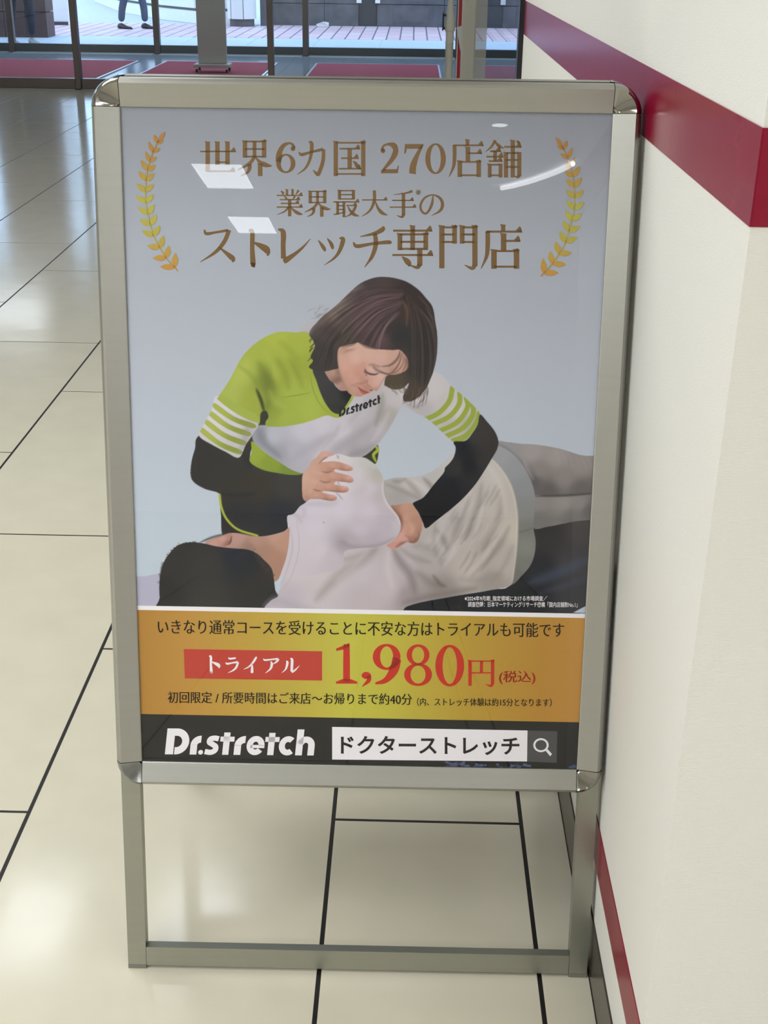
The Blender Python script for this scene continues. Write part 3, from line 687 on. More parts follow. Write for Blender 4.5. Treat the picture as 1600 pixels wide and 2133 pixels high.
def paint(key, pts, col, pid=None, name=None, smooth=5, alpha=1.0, blur=0.0, edge=None, clip=None):
    """fill a traced outline; col is one tone or a list of (x, y, tone) samples blended over the shape"""
    P = fr(key, pts)
    if smooth: P = crom(P, smooth, True)
    y0, x0, m = raster(tog(P))
    if m.size == 0: return
    if blur: m = gblur(m, blur)
    if clip is not None: m = m*LASTM[clip][y0:y0+m.shape[0], x0:x0+m.shape[1]]
    h, wd = m.shape
    if isinstance(col, list):
        cp = fr(key, [(q[0], q[1]) for q in col]); cg = tog(cp); cc = np.array([q[2] for q in col], float)
        yy, xx = np.mgrid[y0:y0+h, x0:x0+wd]
        num = np.zeros((h, wd, 3)); den = np.zeros((h, wd))
        for (gx, gy), c in zip(cg, cc):
            wgt = 1.0/((xx-gx)**2+(yy-gy)**2+25.0)**1.6
            num += wgt[..., None]*c; den += wgt
        C = num/den[..., None]
    else: C = np.broadcast_to(np.array(col, float), (h, wd, 3))
    a = (m*alpha)[..., None]
    sub = IMG[y0:y0+h, x0:x0+wd]; sub[:] = sub*(1-a)+C*a
    if pid is not None: PID[y0:y0+h, x0:x0+wd][m > .5] = pid
    if name:
        full = np.zeros((NY+1, NX+1)); full[y0:y0+h, x0:x0+wd] = m; LASTM[name] = full
def line(key, pts, wd, col, alpha=1.0, soft=1.0, clip=None, taper=True, pid=None):
    """soft brush line; wd in photo pixels"""
    P = crom(fr(key, pts), 6); g = tog(P); wc = wd*.5*(.00056/CELL); pad = wc+soft*3+3
    x0 = max(int(g[:, 0].min()-pad), 0); x1 = min(int(g[:, 0].max()+pad)+1, NX+1); y0 = max(int(g[:, 1].min()-pad), 0); y1 = min(int(g[:, 1].max()+pad)+1, NY+1)
    if x1 <= x0 or y1 <= y0: return
    yy, xx = np.mgrid[y0:y1, x0:x1]; best = np.full(xx.shape, 1e9); n = len(g)-1
    for i in range(n):
        p = g[i]; q = g[i+1]; dx, dy = q-p; L = dx*dx+dy*dy+1e-9
        t = np.clip(((xx-p[0])*dx+(yy-p[1])*dy)/L, 0, 1)
        dist = np.hypot(xx-p[0]-t*dx, yy-p[1]-t*dy)
        f = (i+t)/n
        rad = wc*(np.sqrt(np.clip(1-(2*f-1)**2, .02, 1)) if taper else 1.0)
        best = np.minimum(best, dist-rad)
    a = np.clip(.5-best/(2*max(soft, .35)), 0, 1); a = a*a*(3-2*a)*alpha
    if clip is not None: a = a*LASTM[clip][y0:y1, x0:x1]
    sub = IMG[y0:y1, x0:x1]; sub[:] = sub*(1-a[..., None])+np.array(col, float)*a[..., None]
    if pid is not None: PID[y0:y1, x0:x1][a > .5] = pid

BG, WOM, MAN, COUCH, HEADREST = 0, 1, 2, 3, 4
BLK = (50, 48, 46)
# soft shading on the backdrop, couch head end
paint('C', [(0, 792), (60, 775), (145, 758), (300, 740), (300, 960), (0, 960)], (178, 176, 190), HEADREST)
# couch seat
paint('D', [(1160, 870), (1250, 878), (1400, 848), (1600, 815), (1600, 1460), (200, 1460), (380, 1370), (600, 1320), (900, 1270), (1030, 1220)],
      [(1250, 920, (50, 48, 48)), (1450, 900, (68, 64, 62)), (1200, 1150, (34, 36, 42)), (1400, 1100, (62, 60, 62)), (1150, 1300, (26, 28, 34)), (600, 1370, (26, 28, 34)), (1400, 1300, (56, 56, 60))], COUCH, 'couch')
line('D', [(1130, 1230), (1300, 1170), (1500, 1080)], 26, (72, 82, 104), .5, 9, 'couch')
line('D', [(1200, 1290), (1360, 1240), (1520, 1190)], 14, (78, 84, 100), .35, 7, 'couch')
paint('D', [(1405, 1410), (1520, 1350), (1560, 1420)], (190, 198, 206), BG, smooth=0)
# grey trousers
paint('D', [(938, 360), (1000, 358), (1080, 368), (1180, 374), (1320, 398), (1450, 438), (1600, 470), (1600, 690), (1400, 688), (1170, 700), (1100, 640), (1000, 480)],
      [(1000, 380, (150, 148, 146)), (1150, 420, (160, 153, 147)), (1300, 450, (158, 150, 144)), (1450, 500, (146, 138, 132)), (1200, 540, (138, 130, 124)), (1350, 580, (140, 132, 126)), (1250, 660, (100, 94, 90)), (1450, 650, (104, 98, 92)), (1160, 600, (96, 92, 90))], MAN, 'leg1')
line('D', [(950, 372), (1010, 420), (1090, 500), (1150, 600)], 10, (110, 108, 106), .6, 4, 'leg1')
line('D', [(1100, 470), (1120, 520), (1160, 590)], 5, (178, 172, 168), .5, 3, 'leg1')
for i in range(6): line('D', [(1290+i*38, 400+i*9), (1310+i*40, 440+i*9), (1320+i*42, 500+i*6)], 5, (170, 163, 157), .25, 4, 'leg1')
paint('D', [(1155, 700), (1250, 692), (1400, 686), (1600, 690), (1600, 815), (1400, 850), (1250, 880), (1155, 882)],
      [(1200, 730, (140, 135, 128)), (1350, 730, (150, 144, 136)), (1450, 740, (138, 132, 126)), (1200, 840, (120, 116, 110)), (1400, 820, (118, 114, 108)), (1500, 780, (104, 100, 96))], MAN, 'leg2')
line('D', [(1170, 692), (1300, 690), (1420, 684), (1560, 672)], 5, (70, 66, 62), .8, 2)
paint('D', [(880, 470), (905, 420), (945, 385), (1000, 408), (1060, 458), (1112, 530), (1150, 610), (1170, 700), (1165, 800), (1160, 885), (1173, 970), (1166, 1050), (1140, 1120), (1090, 1180), (1020, 1235), (980, 1100), (1000, 800)],
      [(960, 430, (156, 158, 156)), (1060, 520, (150, 152, 150)), (1120, 640, (142, 144, 142)), (1110, 780, (136, 136, 132)), (1110, 900, (124, 124, 116)), (1120, 1000, (132, 132, 122)), (1100, 1120, (122, 122, 112)), (1060, 1180, (112, 112, 104))], MAN, 'hip')
line('D', [(1055, 920), (1110, 905), (1165, 885)], 4, (104, 104, 98), .7, 2, 'hip')
# lying person's shirt, back and far side
SH = [(215, 600), (300, 578), (390, 574), (480, 562), (560, 520), (640, 450), (700, 400), (800, 420), (905, 465), (960, 525), (1012, 610), (1042, 700), (1058, 800), (1060, 900), (1055, 1000), (1046, 1100), (1030, 1222), (1000, 1250), (900, 1270), (740, 1296), (600, 1322), (480, 1342), (380, 1372), (250, 1420), (-480, 1420), (-420, 1300), (-370, 1150), (-345, 950), (-300, 830), (-200, 740), (0, 640)]
paint('D', SH, [(280, 620, (176, 170, 164)), (400, 610, (196, 190, 184)), (560, 560, (188, 184, 176)), (330, 700, (168, 162, 156)), (620, 480, (196, 192, 186)), (600, 800, (192, 184, 176)), (800, 600, (190, 182, 172)), (900, 560, (196, 190, 180)),
      (980, 700, (192, 184, 172)), (1020, 900, (196, 188, 172)), (1000, 1100, (184, 176, 164)), (900, 1000, (178, 170, 158)), (700, 950, (186, 178, 168)), (560, 960, (180, 172, 164)), (500, 1100, (176, 167, 160)), (760, 1150, (190, 180, 170)), (900, 1230, (160, 150, 140)),
      (350, 1100, (192, 180, 180)), (250, 1250, (196, 184, 184)), (100, 1150, (198, 188, 188)), (100, 1330, (192, 180, 180)), (400, 1320, (160, 148, 146)), (600, 1270, (150, 140, 132)), (-100, 1200, (204, 194, 192)), (-300, 1100, (206, 196, 194)), (-350, 1350, (190, 180, 184)), (-200, 1380, (200, 190, 190))], MAN, 'shirt')
dk, md, lt = (118, 110, 104), (150, 142, 134), (214, 206, 200)
for pts, wdt, c, al, so in [
    ([(250, 620), (330, 650), (420, 690), (470, 720)], 10, md, .7, 5), ([(370, 590), (420, 640), (470, 700)], 12, md, .6, 5), ([(480, 580), (520, 620), (545, 660)], 9, dk, .5, 4), ([(290, 600), (330, 600), (370, 585)], 8, dk, .4, 4), ([(420, 600), (480, 640), (520, 690)], 8, lt, .5, 4),
    ([(760, 700), (720, 790), (690, 880), (660, 960)], 16, md, .7, 6), ([(840, 620), (820, 740), (780, 860), (740, 960)], 12, dk, .4, 6), ([(700, 770), (660, 840), (600, 920)], 14, md, .7, 6), ([(560, 900), (600, 950), (620, 1010)], 12, dk, .5, 6),
    ([(960, 700), (940, 850), (880, 960), (800, 1060)], 14, md, .5, 7), ([(1010, 880), (960, 980), (880, 1080), (780, 1180)], 12, dk, .4, 6), ([(930, 960), (850, 1080), (740, 1200)], 10, lt, .45, 6), ([(1030, 1000), (980, 1120), (900, 1220)], 10, md, .5, 6),
    ([(290, 1015), (340, 1100), (400, 1180), (430, 1290)], 18, dk, .6, 8), ([(330, 1010), (420, 1070), (520, 1100)], 12, md, .6, 6), ([(270, 1020), (260, 1130), (290, 1260)], 14, lt, .5, 8), ([(440, 1160), (520, 1220), (600, 1260)], 16, dk, .45, 8), ([(540, 1180), (580, 1230), (620, 1250)], 8, (90, 82, 76), .5, 4),
    ([(200, 1010), (120, 1080), (0, 1150), (-100, 1240), (-180, 1330)], 20, md, .65, 10), ([(180, 1020), (80, 1060), (-40, 1090)], 12, md, .5, 7), ([(150, 1010), (60, 1110), (-60, 1210)], 10, lt, .4, 8), ([(480, 990), (560, 940), (640, 860), (720, 740)], 14, lt, .4, 8),
    ([(420, 1000), (480, 1000), (560, 1040), (600, 1120)], 16, md, .5, 8), ([(700, 1200), (820, 1210), (960, 1180)], 16, md, .5, 9), ([(360, 1350), (480, 1320), (640, 1290), (800, 1260)], 14, dk, .6, 8), ([(560, 820), (545, 960), (560, 1060)], 8, md, .5, 5),
    ([(880, 500), (960, 640), (990, 800)], 10, lt, .4, 6), ([(780, 640), (740, 720), (700, 820)], 7, lt, .5, 4), ([(860, 700), (830, 820), (800, 920)], 7, lt, .4, 4)]:
    line('D', pts, wdt, c, al, so, 'shirt')
for i in range(34):                              # fine creases of the shirt back
    x = 600+rng.uniform(0, 380); y = 620+rng.uniform(0, 420); L = rng.uniform(60, 150)
    line('D', [(x, y), (x-L*.25, y+L*.5), (x-L*.6, y+L)], rng.uniform(3, 7), dk if i % 2 else lt, rng.uniform(.15, .35), 3, 'shirt')
line('D', [(905, 465), (960, 525), (1012, 610), (1042, 700), (1058, 800), (1060, 900), (1055, 1000), (1046, 1100), (1030, 1222)], 4, (212, 202, 182), .8, 2)
# woman's dark sleeves and trousers (left)
paint('A', [(100, 955), (72, 1035), (52, 1110), (47, 1185), (68, 1228), (130, 1265), (212, 1292), (216, 1350), (222, 1420), (232, 1532), (300, 1532), (430, 1540), (600, 1530), (660, 1440), (740, 1340), (740, 1180), (700, 1172), (600, 1178), (500, 1162), (440, 1142), (395, 1100), (390, 1060), (404, 1010), (398, 960), (440, 890), (300, 900)],
      [(100, 1100, (52, 50, 48)), (300, 1120, (54, 52, 48)), (300, 1250, (56, 53, 47)), (450, 1250, (58, 54, 46)), (600, 1250, (62, 60, 57)), (350, 1420, (46, 47, 50)), (550, 1400, (42, 45, 50)), (260, 1480, (50, 48, 46))], WOM, 'dark')
line('A', [(210, 1292), (320, 1300), (420, 1290)], 8, (38, 38, 38), .6, 4, 'dark')
line('A', [(345, 1050), (370, 1100), (390, 1140)], 10, (38, 40, 48), .6, 4, 'dark')
line('A', [(214, 1298), (224, 1370), (256, 1440), (320, 1498), (430, 1533)], 5, (168, 178, 66), 1, .8, taper=False, pid=WOM)
# green hem and white tunic front
paint('A', [(425, 820), (500, 790), (520, 910), (430, 990), (380, 1000), (390, 930)], (58, 60, 48), WOM)
GRN = (164, 178, 74)
paint('A', [(400, 990), (470, 1050), (560, 1110), (690, 1170), (640, 1185), (540, 1172), (455, 1152), (388, 1108), (398, 1050)], [(420, 1060, (150, 166, 60)), (500, 1120, (136, 154, 56)), (620, 1168, (120, 140, 56))], WOM)
line('A', [(408, 985), (440, 1010), (520, 1070), (600, 1120), (680, 1160)], 4, (206, 206, 206), .8, 1.5)
paint('A', [(1020, 1070), (1080, 1010), (1120, 1010), (1128, 1050), (1110, 1120), (1060, 1090)], (56, 58, 44), WOM)
line('A', [(1100, 1005), (1122, 1040), (1098, 1070), (1116, 1115)], 7, (160, 176, 50), 1, .8, pid=WOM)
paint('A', [(405, 930), (440, 900), (490, 895), (560, 860), (700, 800), (830, 830), (905, 845), (950, 770), (1000, 700), (1150, 640), (1300, 560), (1440, 590), (1500, 640), (1400, 800), (1290, 782), (1255, 800), (1205, 890), (1160, 960), (1110, 1022), (1050, 1072), (1000, 1085), (900, 1090), (800, 1100), (720, 1172), (640, 1160), (560, 1112), (470, 1050), (408, 990)],
      [(450, 950, (150, 152, 156)), (520, 950, (184, 184, 190)), (700, 930, (198, 194, 200)), (800, 900, (202, 197, 202)), (900, 900, (198, 193, 196)), (650, 1050, (180, 176, 182)), (560, 1060, (160, 160, 164)), (800, 1040, (186, 180, 184)), (900, 1040, (180, 174, 178)), (1000, 1050, (168, 162, 162)), (1000, 800, (196, 190, 192)), (1100, 760, (186, 178, 176)), (1100, 900, (182, 176, 178)), (1180, 850, (172, 166, 158)), (1230, 740, (194, 188, 186)), (1350, 700, (206, 202, 200)), (1400, 640, (198, 194, 190)), (1050, 980, (176, 170, 172))], WOM, 'tunic')
for pts, wdt, c, al, so in [
    ([(440, 930), (470, 1000), (560, 1080)], 16, (120, 124, 128), .6, 7), ([(620, 1100), (740, 1020), (860, 950)], 14, (168, 162, 168), .5, 8), ([(760, 1090), (860, 990), (960, 930)], 12, (216, 210, 212), .5, 7), ([(860, 1060), (1000, 960), (1120, 870)], 14, (156, 150, 152), .45, 8),
    ([(1150, 720), (1140, 800), (1110, 900)], 12, (140, 138, 126), .6, 6), ([(1060, 760), (1000, 840), (960, 880)], 10, (168, 162, 160), .5, 6), ([(900, 900), (870, 960), (800, 1040)], 9, (172, 166, 168), .5, 5), ([(1190, 820), (1150, 900), (1090, 990)], 8, (206, 200, 198), .5, 5), ([(960, 1070), (1040, 1050), (1100, 1010)], 14, (140, 134, 134), .5, 7)]:
    line('A', pts, wdt, c, al, so, 'tunic')
# green yoke and left sleeve
paint('A', [(735, 378), (650, 366), (560, 362), (490, 384), (420, 428), (360, 485), (322, 540), (270, 640), (205, 738), (190, 770), (300, 870), (430, 905), (450, 830), (480, 815), (495, 850), (478, 880), (490, 905), (580, 906), (680, 890), (760, 866), (830, 842), (880, 856), (920, 846), (945, 800), (985, 735), (960, 700), (880, 700), (800, 600)],
      [(560, 400, (172, 184, 72)), (650, 420, (166, 178, 70)), (420, 500, (166, 178, 72)), (350, 600, (172, 184, 82)), (260, 730, (170, 182, 84)), (400, 780, (158, 170, 68)), (560, 600, (160, 172, 66)), (480, 650, (128, 142, 56)), (640, 700, (164, 178, 72)), (600, 860, (162, 176, 72)), (520, 820, (144, 158, 62)), (740, 800, (168, 182, 76)), (860, 820, (160, 174, 66)), (700, 560, (156, 168, 64))], WOM, 'green')
for pts, wdt, c, al, so in [
    ([(440, 540), (490, 640), (500, 740), (470, 830)], 22, (104, 118, 48), .6, 9), ([(425, 690), (450, 750), (470, 820)], 7, (50, 56, 34), .9, 2.5), ([(545, 520), (590, 600), (610, 690)], 14, (124, 138, 52), .5, 7), ([(620, 520), (660, 600), (690, 680)], 12, (128, 142, 54), .5, 6), ([(560, 420), (620, 470), (680, 560)], 12, (140, 152, 60), .5, 7),
    ([(380, 520), (340, 600), (290, 690)], 14, (184, 194, 96), .45, 8), ([(330, 560), (400, 620), (440, 690)], 8, (130, 142, 56), .5, 5), ([(570, 740), (650, 728), (735, 712)], 2.2, (126, 140, 60), .8, .8), ([(735, 590), (750, 690), (800, 790), (870, 848)], 2, (130, 144, 58), .8, .8), ([(500, 700), (530, 760), (600, 800)], 12, (176, 188, 84), .5, 7), ([(470, 470), (520, 560), (540, 640)], 9, (180, 190, 90), .4, 6)]:
    line('A', pts, wdt, c, al, so, 'green')
# left striped cuff
CUF = [(198, 730), (300, 800), (432, 880), (405, 950), (365, 1010), (325, 1085), (250, 1052), (170, 1010), (98, 962), (120, 900), (165, 815)]
paint('A', CUF, [(240, 780, (214, 208, 208)), (180, 880, (216, 210, 210)), (140, 960, (206, 200, 200)), (300, 900, (206, 200, 202)), (380, 940, (184, 178, 180)), (300, 1040, (196, 190, 190))], WOM, 'cuff')
for k in range(4):
    a = [(205, 738), (185, 778), (158, 838), (135, 885), (113, 928)]
    b = [(432, 880), (428, 892), (400, 935), (382, 975), (355, 1025)]
    L0 = np.array([(190, 772), (168, 818), (143, 866), (116, 912)][k], float); L1 = L0+np.array([-13, 26]); R0 = np.array([(416, 892), (388, 938), (364, 990), (338, 1042)][k], float); R1 = R0+np.array([-14, 24])
    mid0 = (L0+R0)/2+np.array([-6, 16]); mid1 = (L1+R1)/2+np.array([-6, 16])
    paint('A', [L0, mid0, R0, R1, mid1, L1], [(L0[0], L0[1], (170, 180, 84)), (R0[0], R0[1], (140, 152, 66))], WOM, smooth=4, clip='cuff')
paint('A', [(190, 700), (300, 770), (440, 850), (432, 884), (320, 838), (196, 745)], (162, 176, 78), WOM, clip='green', smooth=3)
line('A', [(380, 900), (360, 980), (328, 1060)], 12, (150, 146, 140), .45, 5, 'cuff')
# right sleeve
SLV = [(330, -60), (560, -70), (655, 15), (740, 85), (832, 186), (815, 250), (775, 310), (735, 350), (670, 358), (600, 300), (500, 212), (370, 142), (330, 60)]
paint('D', SLV, [(450, 60, (206, 200, 198)), (560, 40, (200, 196, 192)), (600, 100, (196, 190, 186)), (480, 150, (182, 176, 174)), (700, 160, (204, 200, 192)), (640, 260, (188, 182, 176)), (760, 250, (176, 172, 160))], WOM, 'slv')
for mm in ([(660, 22), (640, 105), (575, 178), (498, 216)], [(705, 55), (700, 125), (640, 200), (535, 250)], [(745, 85), (752, 145), (690, 235), (580, 290)], [(785, 120), (785, 190), (725, 270), (615, 325)], [(828, 180), (805, 250), (745, 320), (665, 352)]):
    line('D', mm, 11.0 if mm[0][0] < 820 else 13, (152, 166, 66), 1, .8, 'slv', taper=False)
line('D', [(360, 110), (420, 140), (480, 130)], 8, (150, 146, 144), .5, 4, 'slv')
# right dark sleeve
paint('D', [(830, 188), (872, 230), (920, 290), (943, 350), (936, 400), (902, 460), (860, 530), (800, 620), (730, 700), (650, 772), (560, 842), (497, 890), (476, 852), (448, 790), (414, 738), (480, 700), (545, 620), (575, 585), (607, 545), (615, 515), (640, 490), (668, 450), (680, 395), (668, 356), (740, 350), (785, 300), (815, 250)],
      [(880, 300, (56, 52, 50)), (900, 380, (52, 48, 47)), (800, 320, (54, 51, 50)), (720, 400, (24, 26, 32)), (760, 500, (22, 24, 32)), (850, 480, (50, 47, 46)), (680, 520, (46, 46, 42)), (640, 640, (18, 20, 30)), (560, 700, (16, 18, 28)), (600, 800, (15, 17, 27)), (760, 620, (40, 38, 40)), (480, 760, (16, 18, 28)), (500, 850, (16, 18, 28))], WOM, 'rarm')
line('D', [(700, 380), (690, 460), (640, 560), (560, 640)], 10, (40, 44, 54), .4, 6, 'rarm')
# neck, undershirt
paint('F', [(150, 985), (270, 990), (330, 1080), (380, 1160), (430, 1195), (480, 1190), (530, 1215), (520, 1262), (480, 1330), (440, 1386), (400, 1422), (335, 1398), (270, 1312), (220, 1204), (185, 1100)],
      [(230, 1080, (62, 62, 62)), (350, 1250, (58, 58, 56)), (420, 1350, (52, 52, 50)), (500, 1230, (30, 30, 34))], WOM, 'under')
paint('E', [(225, 1060), (300, 1030), (385, 1005), (440, 1130), (500, 1260), (510, 1305), (470, 1318), (400, 1292), (350, 1218), (300, 1192), (262, 1140)],
      [(270, 1090, (176, 142, 122)), (330, 1080, (188, 152, 130)), (330, 1180, (160, 124, 104)), (390, 1180, (136, 104, 90)), (410, 1240, (188, 150, 134)), (470, 1290, (176, 136, 120)), (400, 1080, (150, 116, 100))], WOM)
line('E', [(330, 1200), (370, 1190), (420, 1170)], 10, (118, 90, 78), .6, 5)
# hair, then face, then loose strands
HAIR = [(110, 965), (150, 905), (128, 855), (168, 765), (150, 702), (114, 645), (130, 590), (182, 532), (240, 470), (330, 398), (400, 338), (450, 290), (520, 222), (600, 152), (690, 106), (790, 80), (900, 82), (985, 98), (1060, 122), (1130, 162), (1200, 218), (1262, 290), (1312, 352), (1336, 420), (1347, 500), (1366, 620), (1371, 750), (1360, 880), (1332, 1000), (1300, 1085), (1262, 1170), (1205, 1240), (1135, 1290), (1080, 1302), (1040, 1292), (1036, 1240), (1075, 1170), (1088, 1120), (1050, 1158), (1000, 1180), (930, 1180), (868, 1150), (850, 1120), (870, 900), (600, 800), (440, 850), (420, 960), (340, 990), (270, 1005), (190, 1000)]
paint('F', HAIR, [(200, 800, (62, 58, 57)), (150, 900, (60, 56, 54)), (300, 950, (66, 58, 56)), (300, 600, (72, 64, 62)), (600, 250, (80, 66, 66)), (750, 400, (96, 75, 77)), (650, 550, (92, 72, 74)), (500, 620, (66, 62, 52)), (800, 700, (92, 70, 72)), (700, 680, (70, 58, 56)), (900, 550, (58, 52, 52)), (980, 400, (64, 52, 49)),
      (1100, 250, (58, 50, 48)), (1250, 400, (56, 48, 46)), (1000, 650, (50, 49, 50)), (1200, 700, (48, 48, 49)), (1200, 1000, (54, 49, 47)), (1150, 1200, (74, 62, 55)), (700, 120, (72, 64, 62)), (450, 450, (84, 74, 70)), (350, 430, (126, 112, 98)), (400, 360, (132, 118, 104)), (560, 200, (108, 98, 94)), (950, 1100, (82, 72, 58)), (250, 480, (104, 92, 84))], WOM, 'hair')
crown = np.array((1055, 250.0))
for i in range(230):                             # strands sweep from the parting to both sides
    t = rng.uniform(); jit = rng.normal(0, 12, 8)
    if t < .62:
        s = rng.uniform()
        p0 = np.array((1040-60*s+jit[0], 190+260*s+jit[1])); p3 = np.array((180+620*s+jit[2], 720+70*s-330*(1-s)*rng.uniform(0, 1)+jit[3]))
        p1 = p0*.66+p3*.34+np.array((-40, -90*(1-s))); p2 = p0*.33+p3*.67+np.array((-30, -70*(1-s)))
        c = [(124, 97, 98), (146, 118, 118), (54, 46, 46), (44, 40, 40)][rng.integers(0, 4)]; al = rng.uniform(.15, .5)
    elif t < .88:
        s = rng.uniform()
        p0 = np.array((1070+70*s+jit[0], 220+150*s+jit[1])); p3 = np.array((1130+220*s+jit[2], 1020+220*(1-s)+jit[3]))
        p1 = p0*.66+p3*.34+np.array((70*s+30, -60)); p2 = p0*.33+p3*.67+np.array((90*s+10, -30))
        c = [(40, 37, 37), (104, 86, 76), (74, 62, 57), (38, 36, 38)][rng.integers(0, 4)]; al = rng.uniform(.2, .6)
    else:
        s = rng.uniform()
        p0 = np.array((420+jit[0], 560+100*s+jit[1])); p3 = np.array((150+200*s+jit[2], 960+jit[3]))
        p1 = p0*.66+p3*.34+np.array((-40, 0)); p2 = p0*.33+p3*.67+np.array((-20, 20))
        c = [(50, 46, 45), (86, 74, 70), (40, 38, 38)][rng.integers(0, 3)]; al = rng.uniform(.2, .5)
    line('F', [p0, p1, p2, p3], rng.uniform(.8, 2.6), c, al, rng.uniform(.7, 2), 'hair')
line('F', [(1030, 320), (1060, 370), (1075, 430), (1068, 560)], 5, (132, 100, 70), .55, 3, 'hair')
for pts in ([(1280, 420), (1320, 500), (1345, 580)], [(1255, 380), (1300, 440), (1335, 500)], [(1180, 260), (1260, 350), (1310, 420)]): line('F', pts, 1.6, (140, 122, 108), .5, 1, 'hair')
FACE = [(403, 775), (440, 748), (520, 730), (600, 712), (650, 698), (720, 728), (800, 760), (900, 783), (1000, 790), (1100, 795), (1180, 790), (1232, 832), (1280, 900), (1297, 980), (1282, 1040), (1205, 1090), (1120, 1112), (1060, 1112), (1022, 1124), (992, 1164), (962, 1210), (932, 1265), (905, 1312), (878, 1320), (852, 1306), (836, 1320), (800, 1346), (742, 1366), (690, 1390), (640, 1392), (580, 1376), (530, 1342), (498, 1288), (468, 1218), (430, 1120), (400, 1010), (388, 900), (391, 830)]
paint('E', FACE, [(450, 800, (190, 152, 132)), (430, 900, (206, 164, 144)), (600, 780, (212, 172, 152)), (620, 900, (216, 176, 156)), (500, 1000, (208, 162, 140)), (800, 850, (212, 172, 152)), (950, 880, (210, 172, 154)), (1100, 860, (200, 160, 140)), (1200, 960, (196, 156, 136)), (1250, 1000, (190, 148, 128)), (700, 1030, (204, 152, 132)), (660, 1100, (200, 146, 126)),
      (560, 1120, (206, 158, 136)), (500, 1180, (196, 152, 130)), (620, 1190, (204, 158, 138)), (830, 1060, (214, 176, 158)), (940, 1130, (214, 178, 162)), (880, 1220, (212, 172, 154)), (800, 1210, (206, 160, 142)), (720, 1180, (190, 140, 122)), (580, 1300, (196, 154, 134)), (650, 1370, (184, 142, 122)), (620, 1280, (194, 148, 126)), (540, 1320, (178, 138, 118)), (900, 1300, (190, 146, 128)), (1000, 1060, (196, 158, 142)), (1080, 1080, (178, 138, 120)), (760, 1280, (182, 130, 112))], WOM, 'face', 4)
for pts, wdt, c, al, so in [
    ([(390, 860), (398, 1000), (432, 1120), (475, 1230), (520, 1330)], 4, (150, 116, 100), .5, 3), ([(440, 760), (540, 800), (620, 770)], 6, (170, 132, 112), .5, 4), ([(470, 830), (530, 800), (590, 790)], 3, (150, 116, 98), .5, 2),
    ([(790, 985), (850, 985), (920, 1010)], 5, (150, 116, 104), .75, 3), ([(840, 1005), (900, 1055), (960, 1080)], 5, (112, 86, 82), .75, 3), ([(930, 1075), (1000, 1095), (1060, 1108)], 3.2, (72, 60, 58), .8, 1.4), ([(1060, 1100), (1140, 1110), (1200, 1090)], 5, (150, 112, 96), .6, 3),
    ([(738, 1035), (760, 1078), (810, 1104), (870, 1108), (915, 1092)], 3.2, (54, 46, 48), .95, 1.1), ([(745, 1040), (735, 1070), (742, 1095)], 2, (70, 58, 58), .7, 1), ([(760, 1085), (752, 1110), (770, 1120)], 1.6, (80, 66, 64), .7, 1), ([(770, 1060), (820, 1086), (870, 1088)], 2, (168, 128, 112), .7, 1.2),
    ([(725, 960), (730, 1000), (745, 1040)], 5, (190, 146, 126), .5, 4), ([(620, 1225), (690, 1224), (740, 1208), (775, 1185)], 3.5, (160, 114, 98), .7, 2.4), ([(775, 1180), (765, 1220), (790, 1256), (835, 1280)], 3.5, (166, 120, 106), .7, 2), ([(800, 1300), (822, 1310), (845, 1302)], 3, (110, 76, 68), .8, 1.2), ([(860, 1290), (890, 1305)], 3, (168, 126, 112), .6, 2),
    ([(560, 1250), (600, 1246), (650, 1266)], 2.4, (168, 124, 106), .7, 1.4), ([(1020, 1128), (980, 1180), (930, 1265)], 4, (160, 120, 104), .6, 2.5)]:
    line('E', pts, wdt, c, al, so, 'face')
paint('E', [(648, 1266), (680, 1282), (720, 1306), (760, 1326), (795, 1336), (760, 1352), (722, 1362), (690, 1336), (668, 1306)], [(690, 1300, (176, 96, 84)), (740, 1330, (160, 84, 74)), (720, 1352, (178, 104, 94))], WOM)
line('E', [(650, 1268), (700, 1310), (790, 1338)], 1.6, (112, 58, 54), .8, .8)
for pts, wdt, al in [([(1195, 800), (1150, 900), (1060, 985), (960, 1005)], 3, .6), ([(1200, 820), (1140, 940), (1020, 1000), (900, 1000)], 2, .4), ([(1215, 830), (1180, 960), (1110, 1060), (1040, 1108)], 3, .7), ([(1225, 840), (1230, 960), (1170, 1050), (1080, 1100)], 2, .6), ([(1250, 870), (1262, 980), (1220, 1080)], 3, .6), ([(1190, 800), (1180, 880), (1120, 960), (1040, 1010)], 2, .6), ([(1270, 900), (1290, 1000), (1260, 1080)], 4, .6), ([(660, 700), (760, 760), (900, 790)], 3, .6), ([(640, 700), (560, 735), (440, 752)], 4, .5)]:
    line('E', pts, wdt, (92, 70, 62), al, 1.2)
